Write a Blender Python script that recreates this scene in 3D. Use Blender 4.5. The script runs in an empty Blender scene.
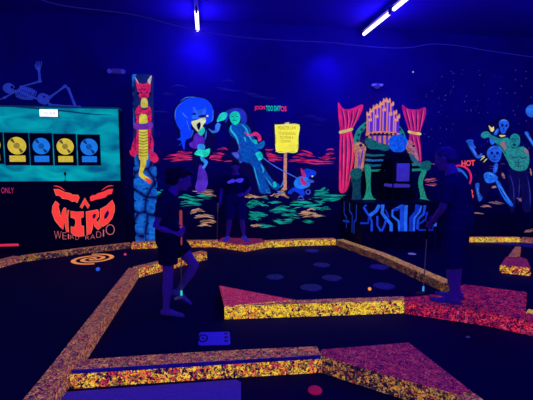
import bpy, bmesh, math, random
from mathutils import Vector, Matrix
from mathutils.geometry import tessellate_polygon
random.seed(7)
scene = bpy.context.scene
COL = scene.collection
PI = math.pi
R = math.radians

# ------------------------------------------------------------------ camera
CAM = Vector((0, 0, 1.65)); F = 400.0; YAW = R(8.5); PITCH = R(5.3)
cd = bpy.data.cameras.new('camera'); cam = bpy.data.objects.new('camera', cd); COL.objects.link(cam)
cam.location = CAM; cam.rotation_euler = (PI/2 - PITCH, 0, -YAW)
cd.sensor_width = 36; cd.lens = 36*F/533; cd.clip_start = .05
scene.camera = cam
ROT = cam.rotation_euler.to_matrix()
def ray(x, y): return ROT @ Vector(((x-266.5)/F, -(y-200)/F, -1))
def fl(x, y, z=0.0):                       # point at height z seen at photo pixel
    d = ray(x, y); return CAM + d*((z-CAM.z)/d.z)
def wp(x, y, Y):                           # point on the vertical plane Y seen at photo pixel
    d = ray(x, y); return CAM + d*(Y/d.y)
RIGHT = Vector((math.cos(YAW), -math.sin(YAW), 0)); FWD = Vector((math.sin(YAW), math.cos(YAW), 0))
YW = 8.3        # back wall
YB = 8.02        # booth front
CEIL = 4.45

def Z(x0, y0, s): return lambda pts: [(x0+p[0]/s, y0+p[1]/s) for p in pts]

# ------------------------------------------------------------------ materials
def lin(c):
    out = []
    for v in c:
        v = v/255
        out.append(v/12.92 if v <= .04045 else ((v+.055)/1.055)**2.4)
    return (out[0], out[1], out[2], 1)
def newmat(name):
    m = bpy.data.materials.new(name); m.use_nodes = True
    nt = m.node_tree; b = nt.nodes['Principled BSDF']
    m.cycles.emission_sampling = 'NONE'
    return m, nt, b
def inp(b, n, v): b.inputs[n].default_value = v
MC = {}
def paint(c, var=.42, scale=9, e=1.0):     # fluorescent paint, glowing under black light
    k = ('p', c, var, scale, e)
    if k in MC: return MC[k]
    m, nt, b = newmat('fluorescent_paint')
    inp(b, 'Base Color', (.04, .04, .12, 1)); inp(b, 'Roughness', .8); inp(b, 'Specular IOR Level', .1)
    tc = nt.nodes.new('ShaderNodeTexCoord'); no = nt.nodes.new('ShaderNodeTexNoise')
    no.inputs['Scale'].default_value = scale; no.inputs['Detail'].default_value = 5
    nt.links.new(tc.outputs['Object'], no.inputs['Vector'])
    cr = nt.nodes.new('ShaderNodeValToRGB'); L = lin(c)
    cr.color_ramp.elements[0].position = .32; cr.color_ramp.elements[1].position = .62
    cr.color_ramp.elements[0].color = tuple(v*(1-var) for v in L[:3])+(1,)
    cr.color_ramp.elements[1].color = L
    nt.links.new(no.outputs['Fac'], cr.inputs['Fac'])
    nt.links.new(cr.outputs['Color'], b.inputs['Emission Color'])
    inp(b, 'Emission Strength', e)
    MC[k] = m; return m
def plain(name, c, rough=.7, spec=.2, var=.2, scale=12, e=0, metal=0, bump=0):
    k = ('s', name, c)
    if k in MC: return MC[k]
    m, nt, b = newmat(name); L = lin(c)
    tc = nt.nodes.new('ShaderNodeTexCoord'); no = nt.nodes.new('ShaderNodeTexNoise')
    no.inputs['Scale'].default_value = scale; no.inputs['Detail'].default_value = 6
    nt.links.new(tc.outputs['Object'], no.inputs['Vector'])
    cr = nt.nodes.new('ShaderNodeValToRGB')
    cr.color_ramp.elements[0].position = .3; cr.color_ramp.elements[1].position = .7
    cr.color_ramp.elements[0].color = tuple(v*(1-var) for v in L[:3])+(1,); cr.color_ramp.elements[1].color = L
    nt.links.new(no.outputs['Fac'], cr.inputs['Fac']); nt.links.new(cr.outputs['Color'], b.inputs['Base Color'])
    inp(b, 'Roughness', rough); inp(b, 'Specular IOR Level', spec); inp(b, 'Metallic', metal)
    if e: 
        nt.links.new(cr.outputs['Color'], b.inputs['Emission Color']); inp(b, 'Emission Strength', e)
    if bump:
        bp = nt.nodes.new('ShaderNodeBump'); bp.inputs['Strength'].default_value = bump
        nt.links.new(no.outputs['Fac'], bp.inputs['Height']); nt.links.new(bp.outputs['Normal'], b.inputs['Normal'])
    MC[k] = m; return m
def speck(name, stops, scale=34, e=1.0, dark=.45, stretch=(1, 1, 1)):
    # shaggy fluorescent carpet: small coloured flecks broken up by dark gaps
    k = ('v', name)
    if k in MC: return MC[k]
    m, nt, b = newmat(name); N = nt.nodes.new; ln = nt.links.new
    inp(b, 'Base Color', (.05, .04, .1, 1)); inp(b, 'Roughness', .9); inp(b, 'Specular IOR Level', .05)
    tc = N('ShaderNodeTexCoord'); mp = N('ShaderNodeMapping'); mp.inputs['Scale'].default_value = stretch
    ln(tc.outputs['Object'], mp.inputs['Vector'])
    no = N('ShaderNodeTexNoise'); no.inputs['Scale'].default_value = scale*.8; no.inputs['Detail'].default_value = 4
    ln(mp.outputs['Vector'], no.inputs['Vector'])
    mx = N('ShaderNodeMixRGB'); mx.blend_type = 'LINEAR_LIGHT'; mx.inputs['Fac'].default_value = .05
    ln(mp.outputs['Vector'], mx.inputs[1]); ln(no.outputs['Color'], mx.inputs[2])
    vo = N('ShaderNodeTexVoronoi'); vo.inputs['Scale'].default_value = scale; ln(mx.outputs['Color'], vo.inputs['Vector'])
    sp = N('ShaderNodeSeparateColor'); ln(vo.outputs['Color'], sp.inputs['Color'])
    cr = N('ShaderNodeValToRGB'); cr.color_ramp.interpolation = 'CONSTANT'
    els = cr.color_ramp.elements
    while len(els) > 1: els.remove(els[0])
    els[0].position = 0; els[0].color = lin(stops[0][1])
    for p, c in stops[1:]:
        el = els.new(p); el.color = lin(c)
    ln(sp.outputs['Red'], cr.inputs['Fac'])
    n2 = N('ShaderNodeTexNoise'); n2.inputs['Scale'].default_value = scale*.85; n2.inputs['Detail'].default_value = 2; n2.inputs['Distortion'].default_value = 2.5
    ln(mp.outputs['Vector'], n2.inputs['Vector'])
    r2 = N('ShaderNodeValToRGB'); q = r2.color_ramp.elements
    q[0].position = dark-.06; q[0].color = (.06, .03, .1, 1); q[1].position = dark+.07; q[1].color = (1, 1, 1, 1)
    ln(n2.outputs['Fac'], r2.inputs['Fac'])
    mu = N('ShaderNodeMixRGB'); mu.blend_type = 'MULTIPLY'; mu.inputs['Fac'].default_value = 1
    n3 = N('ShaderNodeTexNoise'); n3.inputs['Scale'].default_value = scale*.22; n3.inputs['Detail'].default_value = 2
    ln(mp.outputs['Vector'], n3.inputs['Vector'])
    mr = N('ShaderNodeMapRange'); mr.inputs[1].default_value = .3; mr.inputs[2].default_value = .7; mr.inputs[3].default_value = -.22; mr.inputs[4].default_value = .22
    ln(n3.outputs['Fac'], mr.inputs[0]); ad = N('ShaderNodeMath'); ad.use_clamp = True
    ln(sp.outputs['Red'], ad.inputs[0]); ln(mr.outputs[0], ad.inputs[1]); ln(ad.outputs[0], cr.inputs['Fac'])
    r3 = N('ShaderNodeValToRGB'); q = r3.color_ramp.elements; q[0].position = .9; q[0].color = (0, 0, 0, 1); q[1].position = .92; q[1].color = (.55, .55, .55, 1)
    ln(sp.outputs['Green'], r3.inputs['Fac'])
    pal = N('ShaderNodeMixRGB'); ln(r3.outputs['Color'], pal.inputs['Fac']); ln(cr.outputs['Color'], pal.inputs[1])
    t_ = stops[0][1]; pal.inputs[2].default_value = lin(tuple(min(255, int(v*.8+60)) for v in t_))
    ln(pal.outputs['Color'], mu.inputs[1]); ln(r2.outputs['Color'], mu.inputs[2])
    ln(mu.outputs['Color'], b.inputs['Emission Color']); inp(b, 'Emission Strength', e)
    MC[k] = m; return m
BLACK = plain('black_paint', (14, 12, 30), .7, .2)
OUTL = paint((3, 2, 24), .2)

# ------------------------------------------------------------------ object helpers
def obj(name, bm, mats, parent=None, smooth=False, norm=True):
    if norm: bmesh.ops.recalc_face_normals(bm, faces=bm.faces)
    me = bpy.data.meshes.new(name); bm.to_mesh(me); bm.free()
    return obj_me(name, me, mats, parent, smooth)
def obj_me(name, me, mats, parent=None, smooth=False):
    for m in (mats if isinstance(mats, (list, tuple)) else [mats]): me.materials.append(m)
    if smooth:
        for p in me.polygons: p.use_smooth = True
    o = bpy.data.objects.new(name, me); COL.objects.link(o)
    if parent is not None:
        o.parent = parent; o.matrix_parent_inverse = WORLD[parent.name].inverted()
    WORLD[o.name] = Matrix.Identity(4)
    return o
WORLD = {}
def thing(name, label, cat, loc, group=None):
    o = bpy.data.objects.new(name, None); COL.objects.link(o); o.location = loc
    o.empty_display_size = .1
    WORLD[o.name] = Matrix.Translation(Vector(loc))
    return tag(o, label, cat, group)
def tag(o, label, cat, group=None):
    o['label'] = label; o['category'] = cat
    if group: o['group'] = group
    return o
def struct(name, bm, mats, parent=None):
    o = obj(name, bm, mats, parent)
    o['kind'] = 'structure'; return o
def box(bm, lo, hi, mat=0, bev=0):
    r = bmesh.ops.create_cube(bm, size=1)
    vs = r['verts']; lo = Vector(lo); hi = Vector(hi); c = (lo+hi)/2; s = hi-lo
    for v in vs: v.co = Vector((v.co.x*s.x, v.co.y*s.y, v.co.z*s.z))+c
    fs = set(f for v in vs for f in v.link_faces)
    for f in fs: f.material_index = mat
    if bev:
        es = list(set(e for v in vs for e in v.link_edges))
        bmesh.ops.bevel(bm, geom=es, offset=bev, segments=2, affect='EDGES', profile=.5)
def tube(bm, pts, radii, segs=12, side=None, mat=0):
    pts = [Vector(p) for p in pts]; n = len(pts); rings = []
    side = Vector(side) if side is not None else None; prev = None
    for i, p in enumerate(pts):
        t = (pts[min(i+1, n-1)]-pts[max(i-1, 0)]).normalized()
        ref = side if side is not None else (prev if prev is not None else (Vector((0, 0, 1)) if abs(t.z) < .8 else Vector((1, 0, 0))))
        u = ref - t*ref.dot(t)
        if u.length < 1e-4: u = t.orthogonal()
        u.normalize(); v = t.cross(u); prev = u
        r = radii[i] if isinstance(radii, (list, tuple)) else radii
        ru, rv = r if isinstance(r, (list, tuple)) else (r, r)
        rings.append([bm.verts.new(p+u*ru*math.cos(2*PI*k/segs)+v*rv*math.sin(2*PI*k/segs)) for k in range(segs)])
    for a, b in zip(rings, rings[1:]):
        for k in range(segs):
            bm.faces.new((a[k], a[(k+1) % segs], b[(k+1) % segs], b[k])).material_index = mat
    bm.faces.new(rings[0][::-1]).material_index = mat; bm.faces.new(rings[-1]).material_index = mat
def ell(bm, c, r, rot=None, u=16, v=10):
    M = Matrix.Translation(Vector(c)) @ (rot.to_4x4() if rot is not None else Matrix.Identity(4)) @ Matrix.Diagonal((*(r if isinstance(r, (tuple, list)) else (r, r, r)), 1))
    bmesh.ops.create_uvsphere(bm, u_segments=u, v_segments=v, radius=1, matrix=M)
def smoothpts(pts, n=4, closed=True):
    out = []; N = len(pts)
    for i in range(N if closed else N-1):
        g = (lambda j: pts[j % N]) if closed else (lambda j: pts[max(0, min(N-1, j))])
        p0, p1, p2, p3 = g(i-1), g(i), g(i+1), g(i+2)
        for k in range(n):
            t = k/n
            out.append(tuple(.5*((2*p1[d])+(-p0[d]+p2[d])*t+(2*p0[d]-5*p1[d]+4*p2[d]-p3[d])*t*t+(-p0[d]+3*p1[d]-3*p2[d]+p3[d])*t**3) for d in (0, 1)))
    if not closed: out.append(pts[-1])
    return out
def addpoly(bm, pts, Y, th=.003, mat=0):   # painted flat shape (thin layer of paint) on plane Y
    P = [wp(x, y, Y) for x, y in pts]
    vs = [bm.verts.new(p) for p in P]
    for tri in tessellate_polygon([P]):
        try:
            f = bm.faces.new([vs[i] for i in tri]); f.material_index = mat
        except ValueError: pass
def poly(name, pts, c, parent, Y, sm=True, var=.45, scale=9, e=1.0):
    bm = bmesh.new(); addpoly(bm, smoothpts(pts, 4) if sm else pts, Y)
    return obj(name, bm, paint(c, var, scale, e) if isinstance(c, tuple) else c, parent)
def polys(name, lst, c, parent, Y, sm=True, **k):
    for i, pts in enumerate(lst): o = poly(name, pts, c, parent, Y-.0002*i, sm, **k)
    return o
def ribbon(pts, w, taper=True, sm=True):   # pixel stroke -> polygon
    p = smoothpts(pts, 4, False) if sm else pts
    n = len(p); A = []; B = []
    for i, (x, y) in enumerate(p):
        x0, y0 = p[max(i-1, 0)]; x1, y1 = p[min(i+1, n-1)]
        L = math.hypot(x1-x0, y1-y0) or 1; nx, ny = -(y1-y0)/L, (x1-x0)/L
        k = w/2*(math.sin(PI*(i+.35)/(n-.3)) if taper else 1)
        k = max(k, w*.06)
        A.append((x+nx*k, y+ny*k)); B.append((x-nx*k, y-ny*k))
    return A+B[::-1]
def circ(cx, cy, rx, ry=None, n=24, a0=0, a1=2*PI):
    ry = ry or rx
    return [(cx+rx*math.cos(a0+(a1-a0)*k/n), cy+ry*math.sin(a0+(a1-a0)*k/n)) for k in range(n)]
def ringpts(cx, cy, r0, r1, a0, a1, n=24, ky=1):
    o = [(cx+r1*math.cos(a0+(a1-a0)*k/n), cy+ky*r1*math.sin(a0+(a1-a0)*k/n)) for k in range(n+1)]
    i = [(cx+r0*math.cos(a0+(a1-a0)*k/n), cy+ky*r0*math.sin(a0+(a1-a0)*k/n)) for k in range(n+1)]
    return o+i[::-1]
def text(name, s, x0, y0, x1, y1, c, parent, Y, depth=0.0, off=0.0, slant=0, e=1.0, slope=0):
    cu = bpy.data.curves.new('t', 'FONT'); cu.body = s; cu.offset = off; cu.shear = slant
    to = bpy.data.objects.new('t', cu); COL.objects.link(to)
    dg = bpy.context.evaluated_depsgraph_get(); dg.update()
    me = bpy.data.meshes.new_from_object(to.evaluated_get(dg)); bpy.data.objects.remove(to)
    xs = [v.co.x for v in me.vertices]; ys = [v.co.y for v in me.vertices]
    ax, bx, ay, by = min(xs), max(xs), min(ys), max(ys)
    for v in me.vertices:
        u = (v.co.x-ax)/(bx-ax); w = (v.co.y-ay)/(by-ay)
        v.co = wp(x0+(x1-x0)*u, y1+(y0-y1)*w+slope*u, Y)
    return obj_me(name, me, paint(c, .1, 9, e), parent)

# ------------------------------------------------------------------ room
# floor: dark turf lanes
m_floor = plain('dark_turf', (11, 11, 74), .85, .12, .45, 60, bump=.15)
bm = bmesh.new(); box(bm, (-9, -2, -.1), (11, YW+.2, 0)); floor = struct('floor', bm, m_floor)
m_wall = plain('dark_blue_mural_paint', (46, 26, 150), .75, .15, .35, 1.3)
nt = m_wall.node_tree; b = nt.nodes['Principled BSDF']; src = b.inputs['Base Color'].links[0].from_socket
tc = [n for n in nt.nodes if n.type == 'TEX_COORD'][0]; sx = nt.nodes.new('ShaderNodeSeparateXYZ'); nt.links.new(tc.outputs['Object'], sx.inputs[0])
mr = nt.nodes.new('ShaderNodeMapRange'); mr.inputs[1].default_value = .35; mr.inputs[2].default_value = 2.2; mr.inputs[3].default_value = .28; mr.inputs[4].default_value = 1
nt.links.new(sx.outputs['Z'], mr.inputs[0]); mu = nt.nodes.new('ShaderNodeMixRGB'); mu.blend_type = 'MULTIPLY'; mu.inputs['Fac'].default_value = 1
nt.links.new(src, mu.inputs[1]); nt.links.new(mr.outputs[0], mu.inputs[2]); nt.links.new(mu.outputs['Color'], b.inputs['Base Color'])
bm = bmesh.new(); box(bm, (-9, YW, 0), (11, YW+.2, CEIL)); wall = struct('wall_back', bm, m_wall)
bm = bmesh.new(); box(bm, (-9.2, -2, 0), (-9, YW, CEIL)); struct('wall_left', bm, m_wall)
bm = bmesh.new(); box(bm, (11, -2, 0), (11.2, YW, CEIL)); struct('wall_right', bm, m_wall)
m_ceil = plain('dark_ceiling', (66, 36, 190), .9, .05, .2, .8)
bm = bmesh.new(); box(bm, (-9.2, -2, CEIL), (11.2, YW+.2, CEIL+.1)); struct('ceiling', bm, m_ceil)

# painted sky and ground on the back wall
def strokes(name, lst, c, Y, e=1.0, var=.85, nw=7):
    # every stroke is brushed on as several thin wisps
    bm = bmesh.new(); rg = random.Random(name)
    for pts, w in lst:
        my = sum(p[1] for p in pts)/len(pts)
        if w > 1.5: pts = [(x, my+(y-my)*.55) for x, y in pts]
        if w < 1.5:
            addpoly(bm, ribbon(pts, w), Y); continue
        addpoly(bm, ribbon(pts, w*.45), Y)
        x0, x1 = pts[0][0], pts[-1][0]
        for k in range(nw):
            u0 = rg.uniform(0, .5); u1 = u0+rg.uniform(.3, .6); dy = rg.uniform(-.85, .85)*w
            q = []
            for t in (0, .33, .66, 1):
                u = min(1, u0+(u1-u0)*t)*(len(pts)-1); i_ = min(int(u), len(pts)-2); f_ = u-i_
                q.append((pts[i_][0]*(1-f_)+pts[i_+1][0]*f_+rg.uniform(-.5, .5), pts[i_][1]*(1-f_)+pts[i_+1][1]*f_+dy+rg.uniform(-.35, .35)))
            addpoly(bm, ribbon(q, w*rg.uniform(.16, .36)), Y-.0005)
    o = obj(name, bm, streak(c, e, var), wall); return o
def streak(c, e, var):      # brushed paint, thinner in places
    m = paint(c, var, 5.1, e); nt = m.node_tree
    no = [n for n in nt.nodes if n.type == 'TEX_NOISE'][0]; tc = [n for n in nt.nodes if n.type == 'TEX_COORD'][0]
    if not [n for n in nt.nodes if n.type == 'MAPPING']:
        mp = nt.nodes.new('ShaderNodeMapping'); mp.inputs['Scale'].default_value = (1, 1, 4)
        nt.links.new(tc.outputs['Object'], mp.inputs['Vector']); nt.links.new(mp.outputs['Vector'], no.inputs['Vector'])
    return m
def rs(x, y, L, w, tilt=0, wav=1.2):
    n = 5
    return ([(x-L/2+L*k/(n-1), y+tilt*(k/(n-1)-.5)+random.uniform(-wav, wav)) for k in range(n)], w)
L = [([(163, 160), (172, 158.8), (185, 157.5), (198, 156.5)], 3.2), ([(166, 157), (178, 154.5), (190, 156)], 1.8), ([(176, 153), (190, 152), (199, 155)], 1.6),
     ([(205, 157.5), (214, 155), (224, 157.5), (234, 159)], 4.4), ([(212, 152), (220, 154), (232, 156.5)], 2), ([(217, 150), (224, 148), (230, 152)], 1.5),
     ([(219, 160.5), (228, 159), (240, 158)], 3), ([(250, 160), (258, 158), (270, 161)], 3), ([(262, 152), (270, 155), (281, 157)], 2.2),
     ([(264, 157), (274, 159.5), (283, 161)], 3), ([(288, 162), (300, 160), (315, 161.5), (334, 162)], 3.6), ([(296, 153), (305, 155), (316, 158)], 2),
     ([(301, 150), (308, 152), (313, 154)], 1.4), ([(325, 155), (330, 153), (335, 153)], 1.8), ([(318, 157), (326, 159), (336, 158)], 2.2),
     ([(326, 150), (331, 149), (334, 150)], 1.3), ([(292, 157), (299, 157), (306, 159.5)], 1.6), ([(262, 148), (268, 150), (275, 149)], 1.3)]
strokes('painted_red_clouds', L, (225, 42, 92), YW-.004)
L = [([(430, 164), (438, 163), (447, 165)], 1.6), ([(424, 181), (431, 179), (438, 181)], 2), ([(425, 184), (432, 186), (437, 184)], 1.6)]
strokes('painted_pink_ground', L, (205, 90, 110), YW-.004)
tl = [([(156, 192), (160, 193), (164, 192.5)], 3), ([(176, 197), (184, 196), (193, 200), (204, 201)], 4), ([(180, 204), (190, 203), (202, 205)], 3),
      ([(196, 195), (204, 197), (212, 197)], 2.6), ([(247, 205), (254, 201), (262, 206)], 3.2), ([(249, 210), (258, 214), (268, 216)], 4),
      ([(254, 198), (262, 195), (268, 199)], 2.6), ([(269, 211), (280, 208), (296, 212)], 4.2), ([(272, 219), (282, 223), (292, 221)], 3),
      ([(290, 203), (300, 201), (312, 203)], 4.4), ([(310, 195), (322, 194.5), (334, 196), (346, 195)], 5), ([(318, 198), (330, 199), (343, 196)], 3.4),
      ([(300, 207), (311, 205), (322, 204)], 3.2), ([(318, 209), (325, 208.5), (331, 209.5)], 2.6), ([(294, 198), (302, 198), (309, 200)], 2.4),
      ([(281, 215), (290, 214), (300, 217)], 2.8), ([(248, 219), (254, 217), (262, 220)], 2.2), ([(256, 224), (265, 226), (276, 227)], 2.2), ([(318, 193), (323, 188), (326, 186.5)], 1.6), ([(326, 192), (328, 190), (329, 190)], 1)]
for k in range(22): tl.append(rs(random.uniform(249, 322), random.uniform(200, 222), random.uniform(6, 14), random.uniform(1, 2), random.uniform(-2, 2)))
strokes('painted_teal_ground', tl, (16, 165, 145), YW-.004)
cl = [([(190, 213), (197, 209), (205, 212)], 2.4), ([(194, 218), (204, 215), (214, 219)], 3), ([(199, 222), (208, 220), (216, 223)], 2.2), ([(192, 191), (203, 192), (214, 191)], 2),
      ([(203, 195), (210, 194), (216, 196)], 1.6), ([(245, 196), (256, 197), (268, 195)], 1.6), ([(256, 191), (262, 193), (270, 193)], 1.6), ([(276, 195), (282, 191), (288, 195)], 4),
      ([(281, 190), (285, 187), (288, 190)], 3), ([(298, 214), (308, 212), (318, 215)], 3), ([(302, 218), (312, 215.5), (326, 216)], 2.6), ([(307, 210), (311, 208.5), (316, 210)], 1.6), ([(250, 226), (256, 225), (262, 226)], 1.6),
      ([(197, 226), (204, 225), (212, 226)], 1.5)]
for k in range(10): cl.append(rs(random.uniform(245, 290), random.uniform(190, 199), random.uniform(5, 9), random.uniform(.8, 1.4)))
strokes('painted_cream_ground', cl, (214, 160, 120), YW-.005)
bl = [([(212, 88), (220, 86), (232, 91), (246, 93)], 2), ([(244, 92), (254, 94), (266, 98), (278, 99)], 2.2), ([(160, 95), (168, 93), (178, 95)], 1.6), ([(300, 118), (308, 114), (318, 118), (329, 122)], 2.4), ([(308, 125), (316, 124.5), (324, 126)], 1.4),
      ([(264, 134), (270, 135), (276, 137)], 1.2), ([(150, 113), (160, 111), (170, 112)], 1.6), ([(168, 88), (178, 85), (188, 88)], 1.2), ([(221, 82), (229, 80), (236, 84)], 1.2)]
strokes('painted_night_clouds', bl, (22, 22, 150), YW-.004, .8)
bm = bmesh.new()
for k in range(90):
    x = random.uniform(424, 533); y = random.uniform(70, 150); s = random.uniform(.25, .55)
    addpoly(bm, circ(x, y, s, s, 5), YW-.004)
o = obj('painted_stars', bm, paint((70, 70, 190), .3, 20), wall); o['kind'] = 'stuff'
strokes('painted_tan_ground', [([(479, 181), (486, 184), (494, 182)], 2), ([(484, 186), (492, 187), (500, 185)], 2), ([(500, 178), (503, 172), (505, 180)], 3), ([(480, 207), (486, 205), (492, 208)], 1.8),
     ([(470, 213), (477, 213), (484, 214)], 1.4), ([(488, 202), (496, 202), (505, 204)], 1.6), ([(516, 196), (521, 200), (526, 203)], 1.8), ([(530, 165), (531, 172), (531.5, 177)], 3), ([(518, 187), (521, 183), (523, 188)], 2), ([(524, 233), (529, 231.5), (534, 229)], 1.8)], (170, 118, 118), YW-.004)

# ------------------------------------------------------------------ mural: blue haired woman
def mural(name, label, cat, x, y, group=None): return thing(name, label, cat, wp(x, y, YW-.01), group)
z1 = Z(165, 90, 8.328); z2 = Z(165, 130, 7.4); z3 = Z(120, 140, 4.44)
Y0 = YW-.008
t = mural('painted_woman', 'mural woman with huge bright blue hair, purple corset and teal skirt', 'mural figure', 200, 190)
poly('outline', z1([(120, 400), (95, 340), (70, 240), (80, 150), (150, 70), (240, 48), (330, 60), (400, 120), (418, 200), (405, 260), (385, 330), (430, 400), (330, 640), (235, 640), (215, 400)]), OUTL, t, Y0)
poly('hair', z1([(110, 470), (140, 440), (148, 390), (130, 340), (100, 290), (82, 230), (90, 170), (120, 120), (170, 80), (230, 62), (300, 65), (350, 85), (390, 130), (402, 190), (395, 240), (370, 275), (335, 285), (320, 240), (235, 250), (215, 300), (220, 350), (205, 400), (170, 420), (160, 500), (140, 440)]), (6, 62, 252), t, Y0-.004, var=.15)
poly('hair_tail', z2([(118, 0), (205, 0), (172, 55), (150, 85), (142, 147), (128, 115), (116, 78), (88, 70), (116, 52)]), (6, 62, 252), t, Y0-.0045, var=.15)
polys('hair_highlight', [ribbon(z1([(88, 250), (84, 200), (100, 145), (150, 95)]), .8), ribbon(z1([(125, 95), (180, 62), (260, 60)]), .7), ribbon(z1([(145, 185), (165, 215), (195, 235)]), 1), ribbon(z1([(180, 250), (195, 300), (205, 340)]), .7), ribbon(z1([(400, 160), (398, 240), (380, 270)]), .8)], (70, 130, 255), t, Y0-.007, sm=False)
poly('face', z1([(222, 262), (262, 250), (330, 228), (340, 262), (318, 290), (305, 335), (280, 352), (240, 312), (224, 288)]), (225, 235, 175), t, Y0-.008)
poly('mask', z1([(232, 140), (252, 148), (262, 168), (292, 165), (320, 156), (342, 140), (345, 172), (335, 205), (350, 222), (300, 236), (240, 245), (222, 225), (234, 198)]), (38, 100, 250), t, Y0-.009)
polys('eye', [z1([(228, 196), (250, 190), (258, 204), (238, 208)]), z1([(275, 222), (300, 208), (345, 208), (320, 228)])], (10, 10, 90), t, Y0-.011)
poly('mouth', z1([(265, 285), (292, 268), (297, 300), (282, 335), (268, 312)]), (4, 2, 30), t, Y0-.011)
poly('earring', z1(circ(353, 216, 8)), (250, 235, 190), t, Y0-.011)
poly('neck', z1([(290, 330), (322, 308), (330, 350), (300, 380), (275, 355)]), (45, 230, 215), t, Y0-.0085)
poly('corset', z2([(215, 40), (248, 18), (285, 55), (292, 95), (262, 130), (225, 138), (192, 127), (178, 100), (208, 78)]), (88, 34, 190), t, Y0-.008)
polys('strap', [ribbon(z2([(212, 0), (200, 30), (190, 60)]), 1.4), ribbon(z2([(305, 0), (302, 40), (295, 75)]), 1.6)], (50, 110, 230), t, Y0-.0085, sm=False)
poly('arm', z1([(360, 320), (398, 340), (418, 328), (418, 300), (440, 272), (462, 288), (452, 322), (430, 348), (395, 358)]), (52, 122, 240), t, Y0-.009)
poly('waist', z2([(245, 108), (290, 108), (292, 145), (245, 150)]), (48, 150, 240), t, Y0-.0085)
poly('skirt', z2([(218, 178), (245, 146), (290, 148), (332, 138), (325, 182), (290, 202), (252, 190)]), (36, 240, 208), t, Y0-.01)
poly('leg', z2([(262, 198), (292, 212), (318, 238), (292, 284), (275, 275), (292, 248), (268, 225)]), (48, 140, 245), t, Y0-.009)
poly('boot', z3([(352, 112), (368, 118), (385, 150), (390, 190), (378, 222), (350, 234), (334, 212), (342, 175)]), (84, 44, 196), t, Y0-.0085)

# ------------------------------------------------------------------ mural: leaning gentleman with walking cloak
z4 = Z(215, 95, 7.4); z5 = Z(220, 140, 7.4)
t = mural('painted_gentleman', 'mural zombie gentleman with teal face leaning forward in long blue suit', 'mural figure', 262, 190)
poly('outline', z4([(75, 95), (190, 88), (250, 140), (290, 250), (370, 330), (375, 420), (430, 560), (480, 700), (280, 740), (150, 500), (40, 480), (110, 380), (90, 260), (60, 200)]), OUTL, t, Y0-.002)
poly('hair', z4([(75, 125), (130, 98), (190, 100), (225, 130), (238, 175), (225, 212), (195, 202), (185, 160), (168, 128), (135, 128), (105, 150), (92, 190), (72, 205), (85, 150)]), (34, 48, 190), t, Y0-.006)
poly('face', z4([(108, 150), (135, 124), (170, 126), (186, 160), (180, 200), (150, 222), (118, 197)]), (16, 210, 178), t, Y0-.008)
polys('face_marking', [ribbon(z4([(115, 165), (128, 158), (140, 166)]), .8), ribbon(z4([(150, 163), (163, 158), (176, 165)]), .8), ribbon(z4([(130, 193), (145, 186), (165, 195)]), .8)], (4, 60, 110), t, Y0-.01, sm=False)
poly('hand', z4([(30, 150), (60, 128), (92, 138), (74, 180), (42, 192), (14, 197)]), (30, 215, 195), t, Y0-.008)
poly('sleeve', z4([(0, 255), (20, 210), (38, 222), (30, 262), (5, 280)]), (38, 110, 225), t, Y0-.008)
poly('jacket', z4([(105, 250), (125, 214), (158, 222), (190, 205), (230, 218), (260, 250), (268, 292), (300, 335), (318, 400), (350, 440), (300, 490), (230, 500), (190, 440), (160, 340), (122, 305), (104, 275)]), (5, 84, 190), t, Y0-.007, var=.6, scale=18)
polys('lapel', [ribbon(z4([(120, 225), (118, 260), (160, 315), (182, 400)]), 2), ribbon(z4([(195, 215), (230, 250), (250, 300), (290, 360)]), 1.6), ribbon(z4([(212, 308), (222, 325), (226, 345)]), 1.6)], (40, 190, 220), t, Y0-.009, sm=False)
poly('glove', z4([(218, 268), (250, 294), (300, 272), (338, 300), (342, 335), (320, 342), (314, 312), (290, 302), (240, 302)]), (222, 46, 116), t, Y0-.01)
poly('pocket', z4([(285, 345), (318, 358), (362, 338), (366, 372), (340, 398), (300, 390)]), (12, 105, 205), t, Y0-.008)
poly('coat_tail', z5([(120, 0), (142, 40), (132, 85), (84, 95), (110, 130), (142, 155), (130, 182), (166, 165), (205, 150), (225, 100), (210, 20)]), (8, 66, 170), t, Y0-.006, var=.6, scale=18)
polys('coat_lining', [z5([(90, 98), (130, 92), (142, 130), (120, 132)]), ribbon(z5([(128, 20), (148, 60), (128, 92)]), 1.6), ribbon(z5([(165, 160), (145, 165), (132, 180)]), 1.6)], (80, 90, 220), t, Y0-.009)
poly('trousers', z5([(215, 110), (262, 88), (312, 178), (362, 258), (402, 308), (440, 330), (425, 372), (380, 350), (330, 285), (372, 380), (300, 392), (270, 300), (245, 210), (218, 160)]), (5, 80, 178), t, Y0-.008, var=.6, scale=18)
polys('trouser_highlight', [ribbon(z5([(250, 190), (270, 270), (300, 370)]), 1.2), ribbon(z5([(300, 180), (320, 215), (318, 245)]), 1.8), ribbon(z5([(330, 260), (370, 320), (400, 350)]), 1)], (40, 170, 225), t, Y0-.011, sm=False)
polys('holding_hand', [z5([(262, 100), (300, 88), (318, 130), (290, 152), (274, 126)]), z5([(240, 0), (270, 0), (275, 28), (255, 25)]), z5([(392, 318), (410, 308), (420, 340), (400, 350)])], (20, 215, 215), t, Y0-.011)
polys('shoe', [ribbon(z5([(350, 360), (345, 385), (372, 392), (365, 370)]), 1), ribbon(z5([(438, 350), (455, 340), (468, 300)]), 1.2), ribbon(z5([(420, 375), (440, 390), (470, 385)]), 1)], (60, 120, 220), t, Y0-.011, sm=False)
t = tag(poly('painted_leash', ribbon([(262, 157), (276, 167), (297, 178)], 1, False), (60, 100, 230), None, Y0-.012, sm=False), 'thin blue painted leash slanting from gentleman to little creature', 'mural detail')

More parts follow.
